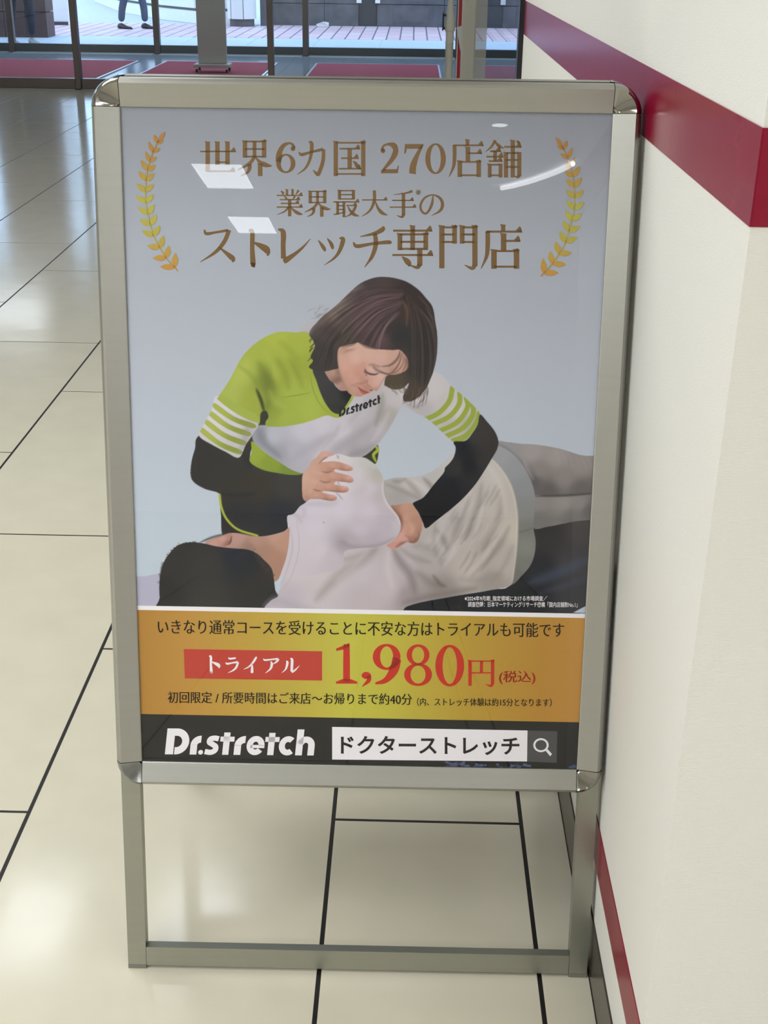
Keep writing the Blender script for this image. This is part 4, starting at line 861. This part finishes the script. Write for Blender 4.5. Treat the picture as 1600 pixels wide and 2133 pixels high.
# ends of hair over collar and sleeve
for i in range(26):
    x = 1040+rng.uniform(0, 230); y = 1130+rng.uniform(0, 90)
    dx = rng.uniform(-60, 10)
    line('F', [(x, y), (x+dx*.2+10, y+60), (x+dx*.8, y+rng.uniform(90, 160))], rng.uniform(1, 2.4), [(74, 62, 54), (98, 82, 70), (60, 52, 48)][i % 3], .75, 1)
for i in range(12):
    x = 880+rng.uniform(0, 140); y = 1110+rng.uniform(0, 50)
    line('F', [(x, y), (x+40, y+50), (x+30+rng.uniform(0, 70), y+80)], 1.3, (104, 90, 74), .5, 1)
for i in range(16):
    x = 130+rng.uniform(0, 60); y = 640+rng.uniform(0, 320)
    line('F', [(x, y), (x-25, y+25), (x-20-rng.uniform(0, 30), y+45)], 1.5, (58, 54, 50), .8, .8)
for i in range(14):                              # frizzy ends behind the neck
    x = 80+rng.uniform(0, 260); y = 400+rng.uniform(0, 110)-x*.08
    line('F', [(x, y), (x+rng.normal(20, 14), y+rng.normal(-10, 12)), (x+rng.normal(50, 22), y+rng.normal(-26, 18))], 1.0, (124, 116, 104), .55, .8)
paint('F', [(30, 590), (90, 540), (190, 500), (150, 560), (120, 640), (60, 620), (0, 610)], (188, 176, 168), None, alpha=.5, blur=3)
# lying person's near shoulder and arm
SHO = [(-10, 835), (40, 810), (75, 790), (130, 720), (180, 688), (205, 665), (235, 640), (300, 560), (330, 400), (350, 240), (420, 175), (520, 140), (580, 138), (640, 155), (700, 172), (800, 172), (880, 195), (950, 240), (1000, 300), (1040, 365), (1062, 430), (1060, 520), (1075, 610), (1120, 700), (1190, 780), (1235, 850), (1252, 920), (1245, 980), (1210, 1040), (1150, 1100), (1060, 1145), (960, 1172), (860, 1180), (740, 1190), (620, 1230), (560, 1420), (-80, 1500), (-140, 1300), (-40, 1150), (0, 1000)]
paint('H', SHO, [(600, 200, (212, 206, 202)), (460, 200, (214, 208, 206)), (900, 260, (196, 192, 184)), (1000, 380, (186, 180, 168)), (760, 350, (206, 198, 198)), (560, 520, (214, 206, 208)), (900, 520, (204, 194, 196)), (1030, 600, (190, 180, 180)), (300, 700, (208, 200, 206)), (100, 850, (204, 196, 200)), (600, 750, (210, 201, 206)), (900, 760, (204, 194, 198)), (1130, 800, (190, 180, 184)), (800, 950, (198, 188, 192)), (1100, 950, (188, 178, 182)), (1220, 930, (196, 188, 190)), (950, 1100, (182, 172, 176)), (700, 1120, (180, 170, 172)), (620, 1140, (168, 158, 160)), (300, 950, (210, 201, 206)), (100, 1050, (206, 197, 200)), (350, 1200, (208, 198, 200)), (-50, 1350, (204, 194, 196)), (500, 1300, (196, 186, 188))], MAN, 'sho')
for pts, wdt, c, al, so in [
    ([(590, 1110), (720, 1168), (900, 1176), (1060, 1142), (1180, 1072)], 12, (150, 140, 142), .6, 6), ([(1060, 440), (1062, 540), (1100, 680), (1200, 800), (1250, 920)], 6, (222, 214, 210), .7, 3), ([(1040, 380), (990, 340), (900, 300)], 10, (178, 172, 160), .5, 6), ([(545, 150), (555, 170), (560, 185)], 4, (140, 134, 132), .6, 2), ([(530, 560), (570, 600), (610, 645)], 3, (150, 140, 142), .7, 1.6), ([(540, 440), (560, 460), (575, 480)], 3, (150, 140, 142), .6, 1.6),
    ([(60, 800), (110, 830), (150, 900)], 8, (178, 170, 174), .5, 5), ([(130, 720), (180, 760), (170, 840)], 8, (182, 174, 178), .5, 5), ([(700, 590), (780, 560), (860, 500)], 10, (192, 182, 184), .4, 7), ([(390, 890), (402, 904)], 3, (140, 130, 132), .7, 1.2), ([(940, 1178), (920, 1230), (900, 1290)], 10, (150, 142, 138), .6, 5)]:
    line('H', pts, wdt, c, al, so, 'sho')
line('C', [(838, 500), (850, 620), (820, 740), (780, 830)], 3, (182, 172, 172), .7, 1.5)
line('C', [(872, 470), (885, 620), (850, 760), (800, 850)], 2, (176, 166, 166), .6, 1.2)
# neck, ear, hair of the lying person
paint('C', [(380, 600), (430, 572), (500, 546), (560, 544), (650, 560), (720, 556), (800, 535), (832, 515), (832, 580), (820, 660), (798, 730), (765, 800), (700, 780), (600, 640), (480, 640)],
      [(430, 590, (186, 144, 126)), (560, 565, (184, 146, 130)), (650, 585, (180, 140, 120)), (760, 560, (190, 150, 130)), (800, 600, (186, 144, 120)), (760, 680, (172, 130, 108)), (700, 640, (166, 128, 108)), (780, 740, (170, 130, 108)), (620, 620, (150, 120, 104))], MAN, 'nape')
line('C', [(355, 592), (420, 566), (500, 544)], 5, (70, 62, 58), .8, 2)
paint('C', [(392, 605), (430, 580), (480, 556), (515, 543), (526, 562), (516, 598), (480, 616), (430, 612)], [(420, 600, (196, 150, 134)), (480, 575, (200, 156, 140)), (512, 560, (180, 134, 118)), (505, 598, (140, 100, 88))], MAN)
line('C', [(522, 560), (518, 585), (508, 606)], 3.5, (96, 66, 58), .8, 1.6)
HM = [(134, 820), (140, 760), (158, 700), (190, 650), (235, 608), (300, 592), (370, 598), (440, 614), (520, 624), (600, 630), (650, 648), (700, 690), (738, 735), (750, 790), (758, 850), (772, 882), (735, 905), (700, 940), (660, 990), (150, 990), (136, 890)]
paint('C', HM, [(200, 720, (48, 46, 44)), (400, 720, (54, 52, 49)), (600, 700, (38, 40, 44)), (550, 680, (38, 42, 50)), (400, 880, (56, 54, 50)), (680, 850, (46, 45, 43)), (160, 850, (42, 40, 38)), (730, 780, (50, 46, 44))], MAN, 'mhair')
for i in range(70):
    a = rng.uniform(0, 1); x = 640+a*110; y = 650+a*130+rng.normal(0, 8)
    line('C', [(x-8, y+8), (x+12, y-6)], 1.0, (70, 60, 54), .5, .8)
for i in range(60):
    t = rng.uniform(0, 1); j = int(t*6); P = np.array(HM[:8], float)[j]
    Q = P*(1-(t*6-j))+np.array(HM[:9], float)[j+1]*(t*6-j); line('C', [Q+rng.normal(0, 3, 2), Q+np.array((-7, -4))+rng.normal(0, 3, 2)], 1.3, (52, 49, 46), .7, .8)
# shadow under the chest at the lower edge
line('C', [(700, 930), (770, 905), (860, 935), (980, 960)], 18, (170, 162, 168), .5, 9)
# right hand under the arm
HR = [(1140, 715), (1200, 705), (1290, 690), (1370, 685), (1410, 730), (1450, 800), (1485, 870), (1492, 950), (1475, 1020), (1455, 1080), (1430, 1118), (1380, 1130), (1320, 1115), (1270, 1150), (1210, 1190), (1150, 1188), (1095, 1150), (1150, 1118), (1215, 1050), (1248, 985), (1255, 920), (1225, 830)]
paint('H', HR, [(1200, 730, (176, 128, 108)), (1300, 730, (196, 150, 126)), (1380, 760, (190, 146, 122)), (1300, 850, (204, 158, 134)), (1420, 880, (182, 140, 116)), (1280, 950, (204, 154, 136)), (1370, 980, (196, 150, 128)), (1460, 1000, (172, 130, 108)), (1290, 1070, (206, 156, 142)), (1180, 1140, (200, 148, 134)), (1380, 1090, (166, 120, 100)), (1240, 860, (150, 108, 92))], WOM, 'hr')
for pts, wdt, c, al, so in [([(1160, 725), (1230, 820), (1258, 920), (1240, 1000)], 7, (112, 80, 70), .6, 4), ([(1320, 1115), (1260, 1130), (1200, 1170)], 5, (120, 84, 74), .7, 2.5), ([(1440, 1060), (1400, 1110), (1340, 1115)], 6, (122, 88, 74), .7, 3), ([(1450, 1010), (1458, 1060), (1440, 1100)], 3, (130, 94, 80), .7, 2), ([(1350, 900), (1380, 960), (1370, 1030)], 7, (214, 170, 146), .5, 5), ([(1280, 1000), (1240, 1070), (1180, 1110)], 5, (220, 174, 160), .5, 4), ([(1300, 1040), (1340, 1060), (1370, 1100)], 3, (150, 108, 92), .6, 2)]:
    line('H', pts, wdt, c, al, so, 'hr')
# left hand on the shoulder
line('H', [(180, 700), (300, 690), (480, 690), (560, 660)], 10, (176, 166, 170), .4, 6, 'sho')
PALM = [(160, 600), (156, 480), (160, 380), (185, 330), (230, 280), (265, 215), (320, 170), (360, 120), (400, 100), (450, 112), (520, 140), (480, 160), (430, 175), (395, 200), (345, 240), (430, 225), (500, 300), (540, 380), (520, 460), (420, 520), (380, 560), (330, 630), (240, 640), (205, 662), (175, 645)]
paint('H', PALM, [(200, 400, (206, 166, 144)), (180, 550, (196, 156, 134)), (280, 300, (204, 164, 142)), (330, 190, (200, 160, 138)), (400, 130, (208, 166, 150)), (480, 140, (204, 158, 146)), (330, 350, (200, 156, 134)), (280, 450, (204, 162, 138)), (260, 560, (206, 164, 142)), (420, 300, (196, 150, 128)), (420, 400, (192, 146, 124)), (330, 520, (200, 156, 134)), (400, 520, (188, 144, 122)), (220, 630, (180, 140, 120))], WOM, 'hl')
FING = [[(345, 242), (420, 224), (500, 216), (570, 226), (640, 248), (700, 272), (722, 300), (705, 322), (650, 326), (580, 316), (530, 305), (490, 328), (430, 345), (380, 330)],
        [(400, 340), (490, 334), (560, 345), (640, 365), (700, 385), (728, 420), (722, 446), (690, 455), (620, 446), (560, 440), (520, 432), (470, 445), (420, 450), (350, 435), (360, 380)],
        [(330, 440), (400, 452), (470, 466), (540, 478), (610, 492), (660, 500), (676, 530), (660, 558), (600, 566), (530, 560), (450, 552), (380, 546), (300, 530)],
        [(290, 540), (350, 555), (400, 570), (460, 585), (520, 596), (545, 622), (530, 650), (480, 658), (410, 648), (340, 635), (260, 636), (240, 590)]]
for k, fg in enumerate(FING):
    P = np.array(fg, float); n = len(P); tipx = P[:, 0].max(); cy = P[P[:, 0] > tipx-120][:, 1].mean()
    paint('H', fg, [(P[:, 0].min()+40, P[:, 1].mean(), (198, 154, 130)), (tipx-230, cy-30, (204, 158, 136)), (tipx-150, cy-30, (196, 148, 126)), (tipx-70, cy-20, (206, 160, 142)), (tipx-20, cy, (202, 156, 142)), (tipx-120, cy+30, (160, 114, 94)), (tipx-40, cy+30, (172, 122, 104)), (tipx-240, cy+20, (180, 134, 112))], WOM, 'fg%d' % k)
    line('H', [(tipx-40, cy+34), (tipx-130, cy+30), (tipx-220, cy+12)], 4, (138, 94, 78), .6, 2, 'fg%d' % k)
    line('H', [(tipx-14, cy-14), (tipx-40, cy-24), (tipx-62, cy-8)], 3.2, (222, 182, 170), .6, 2, 'fg%d' % k)
    line('H', [(tipx-140, cy-34), (tipx-132, cy-10), (tipx-140, cy+14)], 2.4, (172, 124, 104), .5, 1.6, 'fg%d' % k)
for pts in ([(345, 242), (400, 190), (440, 172)], [(490, 330), (430, 342), (370, 330)], [(470, 446), (410, 452), (350, 434)], [(370, 548), (320, 542), (280, 526)]): line('H', pts, 3, (134, 92, 78), .75, 1.4)
for pts in ([(270, 330), (330, 350), (390, 345)], [(260, 430), (320, 450), (370, 450)], [(210, 330), (190, 420), (180, 540)]): line('H', pts, 8, (214, 174, 152), .4, 5, 'hl')

# ---- turn the painted grid into flat printed sheets, one per printed figure
n = NX+1
LINC = ink(np.clip(IMG, 0, 255)).reshape(-1, 3)
jj, ii = np.mgrid[0:NY, 0:NX]; base = (jj*n+ii).ravel(); fid = PID[:-1, :-1].ravel()
def grid_part(name, mask, label):
    q = base[mask]; quads = np.stack([q, q+1, q+n+1, q+n], 1)
    used, inv = np.unique(quads, return_inverse=True); inv = inv.reshape(-1, 4)
    co = np.zeros((len(used), 3), np.float32); co[:, 0] = GU[used % n]; co[:, 1] = DP-.00002*3; co[:, 2] = GV[used//n]
    me = bpy.data.meshes.new(name); me.vertices.add(len(used)); me.vertices.foreach_set('co', co.ravel())
    me.loops.add(inv.size); me.loops.foreach_set('vertex_index', inv.ravel().astype(np.int32))
    me.polygons.add(len(inv)); me.polygons.foreach_set('loop_start', np.arange(0, inv.size, 4, dtype=np.int32)); me.polygons.foreach_set('loop_total', np.full(len(inv), 4, np.int32))
    me.update(calc_edges=True)
    at = me.color_attributes.new('Col', 'FLOAT_COLOR', 'POINT'); c = np.ones((len(used), 4), np.float32); c[:, :3] = LINC[used]; at.data.foreach_set('color', c.ravel())
    o = link(name, me, VCM, poster); o['label'] = label; return o
grid_part('printed_backdrop', fid == BG, 'pale blue grey studio backdrop printed behind the figures')
grid_part('printed_person', fid == WOM, 'printed woman with brown bob, lime and white top, bending over the lying client')
grid_part('printed_person', fid == MAN, 'printed client in a pale T-shirt and grey trousers lying on the side')
grid_part('printed_couch', fid == COUCH, 'dark treatment couch printed under the lying client')
grid_part('printed_headrest', fid == HEADREST, 'lilac grey head end of the couch printed beside the dark hair')
LAYER[0] = 4
# headline backdrop above the picture
def gradsheet(name, u0, u1, v0, v1, fn, label, nu=40, nv=30):
    U = np.linspace(u0, u1, nu+1); V = np.linspace(v0, v1, nv+1); A, B = np.meshgrid(U, V)
    c = ink(fn(A, B)).reshape(-1, 3); v = [(a, DP-.00002*3, b) for a, b in zip(A.ravel(), B.ravel())]
    f = [(j*(nu+1)+i, j*(nu+1)+i+1, (j+1)*(nu+1)+i+1, (j+1)*(nu+1)+i) for j in range(nv) for i in range(nu)]
    o = vmesh(name, v, f, c, poster); o['label'] = label
    return o
gradsheet('printed_backdrop', PU0, PU1, PV1, iv1+.003, backdrop, 'pale blue grey headline area of the poster')
VY = float(uv(760, 1279.0)[1]); VK = float(uv(760, 1496)[1])
def lime(u, v):
    x = (u+.29)/.58
    k = [(0, (176, 128, 56)), (.12, (188, 142, 64)), (.3, (190, 162, 66)), (.47, (194, 188, 72)), (.56, (192, 182, 66)), (.75, (184, 150, 56)), (.9, (184, 136, 54)), (1, (192, 140, 66))]
    return np.stack([np.interp(x, [q[0] for q in k], [q[1][c] for q in k]) for c in range(3)], -1)
gradsheet('printed_band', PU0, PU1, VK, VY, lime, 'amber to lime gradient price band', 60, 4)
white_ink = inkm('white ink', (238, 234, 230)); black_ink = inkm('black ink', (46, 44, 41)); text_ink = inkm('dark text ink', (44, 36, 22))
gold_ink = inkm('bronze headline ink', (122, 96, 62)); red_ink = inkm('red ink', (196, 52, 38)); box_ink = inkm('red box ink', (190, 68, 54)); grey_ink = inkm('grey ink', (84, 82, 80))
def usheet(name, u0, u1, v0, v1, m, label):
    o = pyd(name, [(u0, DP-.00002*3, v0), (u1, DP-.00002*3, v0), (u1, DP-.00002*3, v1), (u0, DP-.00002*3, v1)], [(0, 1, 2, 3)], m, poster); o['label'] = label; return o
usheet('printed_rule', PU0, PU1, VY, PV0, white_ink, 'thin white dividing rule')
usheet('printed_footer', PU0, PU1, iv0-.003, VK, black_ink, 'black footer band of the poster')

# ---- headline
def word(name, items, m, label):
    polys = []
    for it in items: polys += put(*it)
    o = px_poly(name, polys, m); o['label'] = label; return o
word('headline_text', [('世', 417, 492, 291, 361), ('界', 494, 568, 291, 366), ('6', 575, 616, 297, 360), ('カ', 620, 679, 294, 364), ('国', 694, 763, 293, 366), ('2', 792, 832, 299, 361), ('7', 842, 883, 300, 362), ('0', 886, 929, 299, 362), ('店', 936, 1009, 293, 368), ('舗', 1012, 1087, 293, 369)],
     gold_ink, 'bronze headline reading 世界6カ国 270店舗')
word('headline_text', [('業', 576, 631, 395, 450), ('界', 634, 690, 396, 451), ('最', 694, 749, 396, 452), ('大', 753, 808, 397, 451), ('手', 812, 867, 398, 452), ('の', 873, 924, 400, 450)], gold_ink, 'bronze headline reading 業界最大手の')
word('headline_text', [('ス', 417, 489, 477, 546), ('ト', 517, 559, 481, 551), ('レ', 579, 647, 478, 547), ('ッ', 663, 718, 497, 552), ('チ', 736, 814, 473, 556), ('専', 819, 902, 471, 557), ('門', 913, 996, 471, 558), ('店', 1003, 1090, 471, 559)], gold_ink, 'bronze headline reading ストレッチ専門店')
word('price_text', [('1', 698, 746, 1341, 1424), (',', 752, 774, 1400, 1431), ('9', 776, 835, 1342, 1427), ('8', 842, 900, 1343, 1428), ('0', 907, 967, 1344, 1429), ('円', 976, 1030, 1375, 1428)], red_ink, 'large red price 1,980円')
LAYER[0] += 1
o = px_poly('trial_box', [[(383, 1352), (671, 1356.5), (671, 1417.5), (385, 1413)]], box_ink); o['label'] = 'red box behind the white word トライアル'
o = px_poly('search_box', [[(692, 1514), (1099, 1521.5), (1098, 1586), (692, 1582)]], white_ink); o['label'] = 'white search box with black katakana'
o = px_poly('search_icon_box', [[(1099.5, 1521.5), (1161, 1523), (1159.5, 1589), (1098.5, 1586)]], grey_ink); o['label'] = 'grey square with a white magnifying glass'
a = np.linspace(0, 2*np.pi, 33)
mg = [np.array([(1127+16*math.cos(a[i]), 1552+14.5*math.sin(a[i])), (1127+16*math.cos(a[i+1]), 1552+14.5*math.sin(a[i+1])), (1127+11.8*math.cos(a[i+1]), 1552+10.7*math.sin(a[i+1])), (1127+11.8*math.cos(a[i]), 1552+10.7*math.sin(a[i]))]) for i in range(32)]
mg.append(np.array([(1136.5, 1563.5), (1140.5, 1560), (1150, 1570.5), (1146, 1575)]))
o = px_poly('magnifier_icon', mg, white_ink); o['label'] = 'white magnifying glass icon'

# ---- wordmark: heavy slanted round letters
def thick(pts, w0):
    return brush([(x, y, w0) for x, y in pts], 8)
def arc(cx, cy, rx, ry, d0, d1, n=9):
    return [(cx+rx*math.cos(math.radians(d0+(d1-d0)*i/n)), cy+ry*math.sin(math.radians(d0+(d1-d0)*i/n))) for i in range(n+1)]
def wordmark():
    W = 25; P = []
    def band(cx, cy, rx, ry, w1, w2, d0, d1, k=30):
        Q = arc(cx, cy, rx, ry, d0, d1, k); R_ = arc(cx, cy, rx-w1, ry-w2, d0, d1, k)
        return [np.array([Q[i], Q[i+1], R_[i+1], R_[i]]) for i in range(k)]
    # cap height 100, x-height 73
    P += [np.array([(0, 0), (30, 0), (30, 100), (0, 100)])]                                # D
    P += band(38, 50, 47, 50, 26, 28, -90, 90); P += [np.array([(30, 72), (38, 72), (38, 100), (30, 100)]), np.array([(33.5, 0), (39, 0), (39, 28), (33.5, 28)])]
    for x, e in ((91, 38), (253, 39)):                                                     # r
        P += [np.array([(x, 0), (x+W, 0), (x+W, 38), (x, 38)])]; P += band(x+e, 36, e, 37, 25, 27, 180, 90, 14)
    P += ring(131, 9, 9, 9, 9, 9, 20)                                                      # .
    P += thick([(193, 61), (178, 64), (163, 60), (160, 48), (172, 40), (184, 31), (183, 17), (168, 9), (146, 12)], 20)   # s
    for x in (211, 377):                                                                   # t
        P += [np.array([(x, 0), (x+23, 0), (x+23, 86), (x, 86)]), np.array([(x-12, 51), (x+40, 51), (x+40, 70), (x-12, 70)])]
    P += band(331, 36.5, 33, 37, 22, 22, 0, 322, 40); P += [np.array([(312, 27), (364, 27), (364, 39), (312, 39)])]      # e
    P += band(450, 36.5, 33, 37, 22, 22, 50, 310, 40)                                      # c
    x = 480; P += [np.array([(x, 0), (x+W, 0), (x+W, 100), (x, 100)])]; P += band(x+36, 38, 33, 35, 24, 24, 165, 0, 16); P += [np.array([(x+45, 0), (x+69, 0), (x+69, 38), (x+45, 38)])]   # h
    out = []
    for p in P:
        q = np.array(p, float); q[:, 0] = (q[:, 0]+q[:, 1]*.10)/556.0; q[:, 1] /= 100; out.append(q)
    return out
WM = wordmark()
LAYER[0] += 1
o = px_poly('brand_text', [np.stack([343.5+q[:, 0]*314, (1571+q[:, 0]*2.5)-q[:, 1]*(54.0)], 1) for q in WM], white_ink); o['label'] = 'white heavy slanted wordmark Dr.stretch'
def on_shirt(q):
    t = q[:, 0]; bx = 706+t*94; by = 868-t*22-10*t*t; ang = -.20-.22*t
    h = 21-3*t
    return np.stack([bx+np.sin(-ang)*-h*q[:, 1]*.4, by-h*q[:, 1]*np.cos(ang)], 1)
o = px_poly('shirt_text', [on_shirt(q) for q in WM if q[:, 0].max() < .935], inkm('shirt print ink', (46, 46, 46))); o['label'] = 'small dark wordmark Dr.stretch across the printed top'

# ---- set text lines
def textline(name, body, x0, x1, yt0, yb0, slope, m, label, bold=0.0, mincho=0.0, space=1.0):
    meshes = []
    c = bpy.data.curves.new('t', 'FONT'); c.body = body; c.size = 1; c.fill_mode = 'FRONT'; c.resolution_u = 3; c.offset = bold; c.space_character = space
    o = bpy.data.objects.new('t', c); COL.objects.link(o)
    dg = bpy.context.evaluated_depsgraph_get(); me = bpy.data.meshes.new_from_object(o.evaluated_get(dg))
    bpy.data.objects.remove(o); bpy.data.curves.remove(c)
    nv = len(me.vertices); co = np.zeros(nv*3); me.vertices.foreach_get('co', co); co = co.reshape(-1, 3)
    faces = [tuple(p.vertices) for p in me.polygons]; bpy.data.meshes.remove(me)
    mn = co.min(0); mx = co.max(0)
    V = []; Fc = []
    LAYER[0] += 1; d = depth()
    for sh in ((-mincho, mincho, 0.0) if mincho else (0.0,)):
        fx = (co[:, 0]-mn[0])/(mx[0]-mn[0]); fy = (co[:, 1]-mn[1])/(mx[1]-mn[1])
        x = x0+(x1-x0)*fx+sh*(x1-x0)/(mx[0]-mn[0]); y = yb0-(yb0-yt0)*fy+slope*(x-x0)
        U, Vv = uv(x, y); k = len(V)
        V += [(a, d, b) for a, b in zip(U, Vv)]; Fc += [tuple(k+i for i in f) for f in faces]
    o = pyd(name, V, Fc, m, poster); o['label'] = label; return o
SL = .0087
textline('notice_text', 'いきなり通常コースを受けることに不安な方はトライアルも可能です', 329, 1175, 1290, 1320, SL, text_ink, 'dark line of text inviting first-time customers to try a trial', -.003, .017)
word('trial_text', [('ト', 435, 457, 1367, 1400), ('ラ', 470, 498, 1369, 1401), ('イ', 508, 536, 1368.5, 1402), ('ア', 548, 582, 1371, 1402), ('ル', 587, 624, 1371.5, 1402)], white_ink, 'white word トライアル on the red box')
textline('tax_text', '(税込)', 1040, 1115, 1397, 1425, 0, red_ink, 'small red note (税込)', -.002, .016)
textline('condition_text', '初回限定 / 所要時間はご来店～お帰りまで約40分', 350, 858, 1440, 1464, SL, text_ink, 'dark line of text about the first visit taking 40 minutes', -.003, .017)
textline('condition_text', '（内、ストレッチ体験は約15分となります）', 869, 1149, 1453, 1470, SL*.7, text_ink, 'small dark bracketed note about 15 minutes', -.002, .014)
textline('search_text', 'ドクターストレッチ', 710, 1082, 1532, 1571, .006, inkm('search ink', (40, 38, 36)), 'bold black katakana ドクターストレッチ in the search box', .022)
textline('footnote_text', '※2024年9月期_指定領域における市場調査／', 968, 1140, 1241, 1252, 0, white_ink, 'tiny white footnote, upper line', .006)
textline('footnote_text', '調査機関：日本マーケティングリサーチ機構「国内店舗数No.1」', 975, 1203, 1253, 1264, .004, white_ink, 'tiny white footnote, lower line', .006)
textline('reference_mark', '※', 866, 876.5, 395, 406, 0, gold_ink, 'tiny bronze reference mark', 0)

# ---- laurel sprays
def leaf(p0, p1, wd):
    p0 = np.array(p0, float); p1 = np.array(p1, float); t = p1-p0; L = np.linalg.norm(t); t /= L; nn = np.array([-t[1], t[0]])
    s = np.linspace(0, 1, 9); w_ = wd*np.sin(np.pi*s**.8)**.9
    a = [p0+t*L*q+nn*k for q, k in zip(s, w_)]; b = [p0+t*L*q-nn*k for q, k in zip(s, w_)]
    return np.array(a+b[::-1][1:-1])
NODES = [((320, 975), (225, 970), (325, 880)), ((265, 915), (178, 915), (285, 835)), ((225, 850), (143, 838), (250, 770)), ((185, 775), (110, 740), (225, 705)), ((165, 705), (95, 668), (205, 635)), ((148, 635), (83, 588), (192, 570)), ((135, 562), (70, 515), (185, 505)),
         ((133, 490), (75, 437), (187, 440)), ((137, 420), (88, 358), (190, 372)), ((145, 355), (103, 285), (200, 318)), ((160, 300), (133, 230), (205, 265)), ((180, 238), (153, 168), (230, 210)), ((208, 180), (187, 122), (250, 158))]
def c4(p): return (260+p[0]*.325, 240+p[1]*.325)
def laurel_shapes():
    out = []
    for nd, l, r in NODES:
        sz = 6.2 if nd[1] > 700 else 5.6 if nd[1] > 300 else 4.4
        out.append(leaf(c4(nd), c4(l), sz)); out.append(leaf(c4(nd), c4(r), sz))
    out.append(leaf(c4((220, 158)), c4((262, 106)), 4.2))
    stem = [c4(p)+(2.6,) for p in [(340, 998), (320, 975), (265, 915), (225, 850), (185, 775), (165, 705), (148, 635), (135, 562), (133, 490), (137, 420), (145, 355), (160, 300), (180, 238), (208, 180), (222, 158)]]
    return out+brush(stem, 3)
LAYER[0] += 1
mir = float(uv(344.5, 275)[0]+uv(1158, 280)[0])
for k in range(2):
    V = []; Fc = []; C = []
    for p in laurel_shapes():
        U, Vv = uv(p[:, 0], p[:, 1]); t = np.clip((p[:, 1]-275)/290, 0, 1)
        q = len(V); idx = list(range(q, q+len(p)))
        uu_ = mir-U if k else U
        V += [(a, depth(), b) for a, b in zip(uu_, Vv)]; Fc.append(tuple(idx))
        ck = [(0, (172, 122, 64)), (.3, (178, 146, 70)), (.5, (180, 174, 78)), (.72, (182, 168, 76)), (1, (196, 144, 72))]
        C += [[np.interp(tt, [z[0] for z in ck], [z[1][c] for z in ck]) for c in range(3)] for tt in t]
    o = vmesh('laurel_spray', V, Fc, ink(np.array(C)), poster); o['label'] = ('left' if k == 0 else 'right')+' gold laurel spray beside the headline'

# ---- irregular bluish blotches along the foot of the sheet
blots = []
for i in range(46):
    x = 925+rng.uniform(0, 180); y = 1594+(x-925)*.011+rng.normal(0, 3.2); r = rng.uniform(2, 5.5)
    aa = np.sort(rng.uniform(0, 2*np.pi, 7)); blots.append(np.array([(x+r*1.6*math.cos(q)*rng.uniform(.6, 1), y+r*.8*math.sin(q)*rng.uniform(.6, 1)) for q in aa]))
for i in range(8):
    x = 1188+rng.uniform(0, 16); y = 1596+rng.uniform(-6, 10); aa = np.sort(rng.uniform(0, 2*np.pi, 6)); blots.append(np.array([(x+5*math.cos(q), y+3*math.sin(q)) for q in aa]))
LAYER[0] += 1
o = px_poly('blotch_marks', blots, inkm('blue grey blotch', (86, 98, 128))); o['label'] = 'irregular bluish blotches along the lower edge'; o['kind'] = 'stuff'
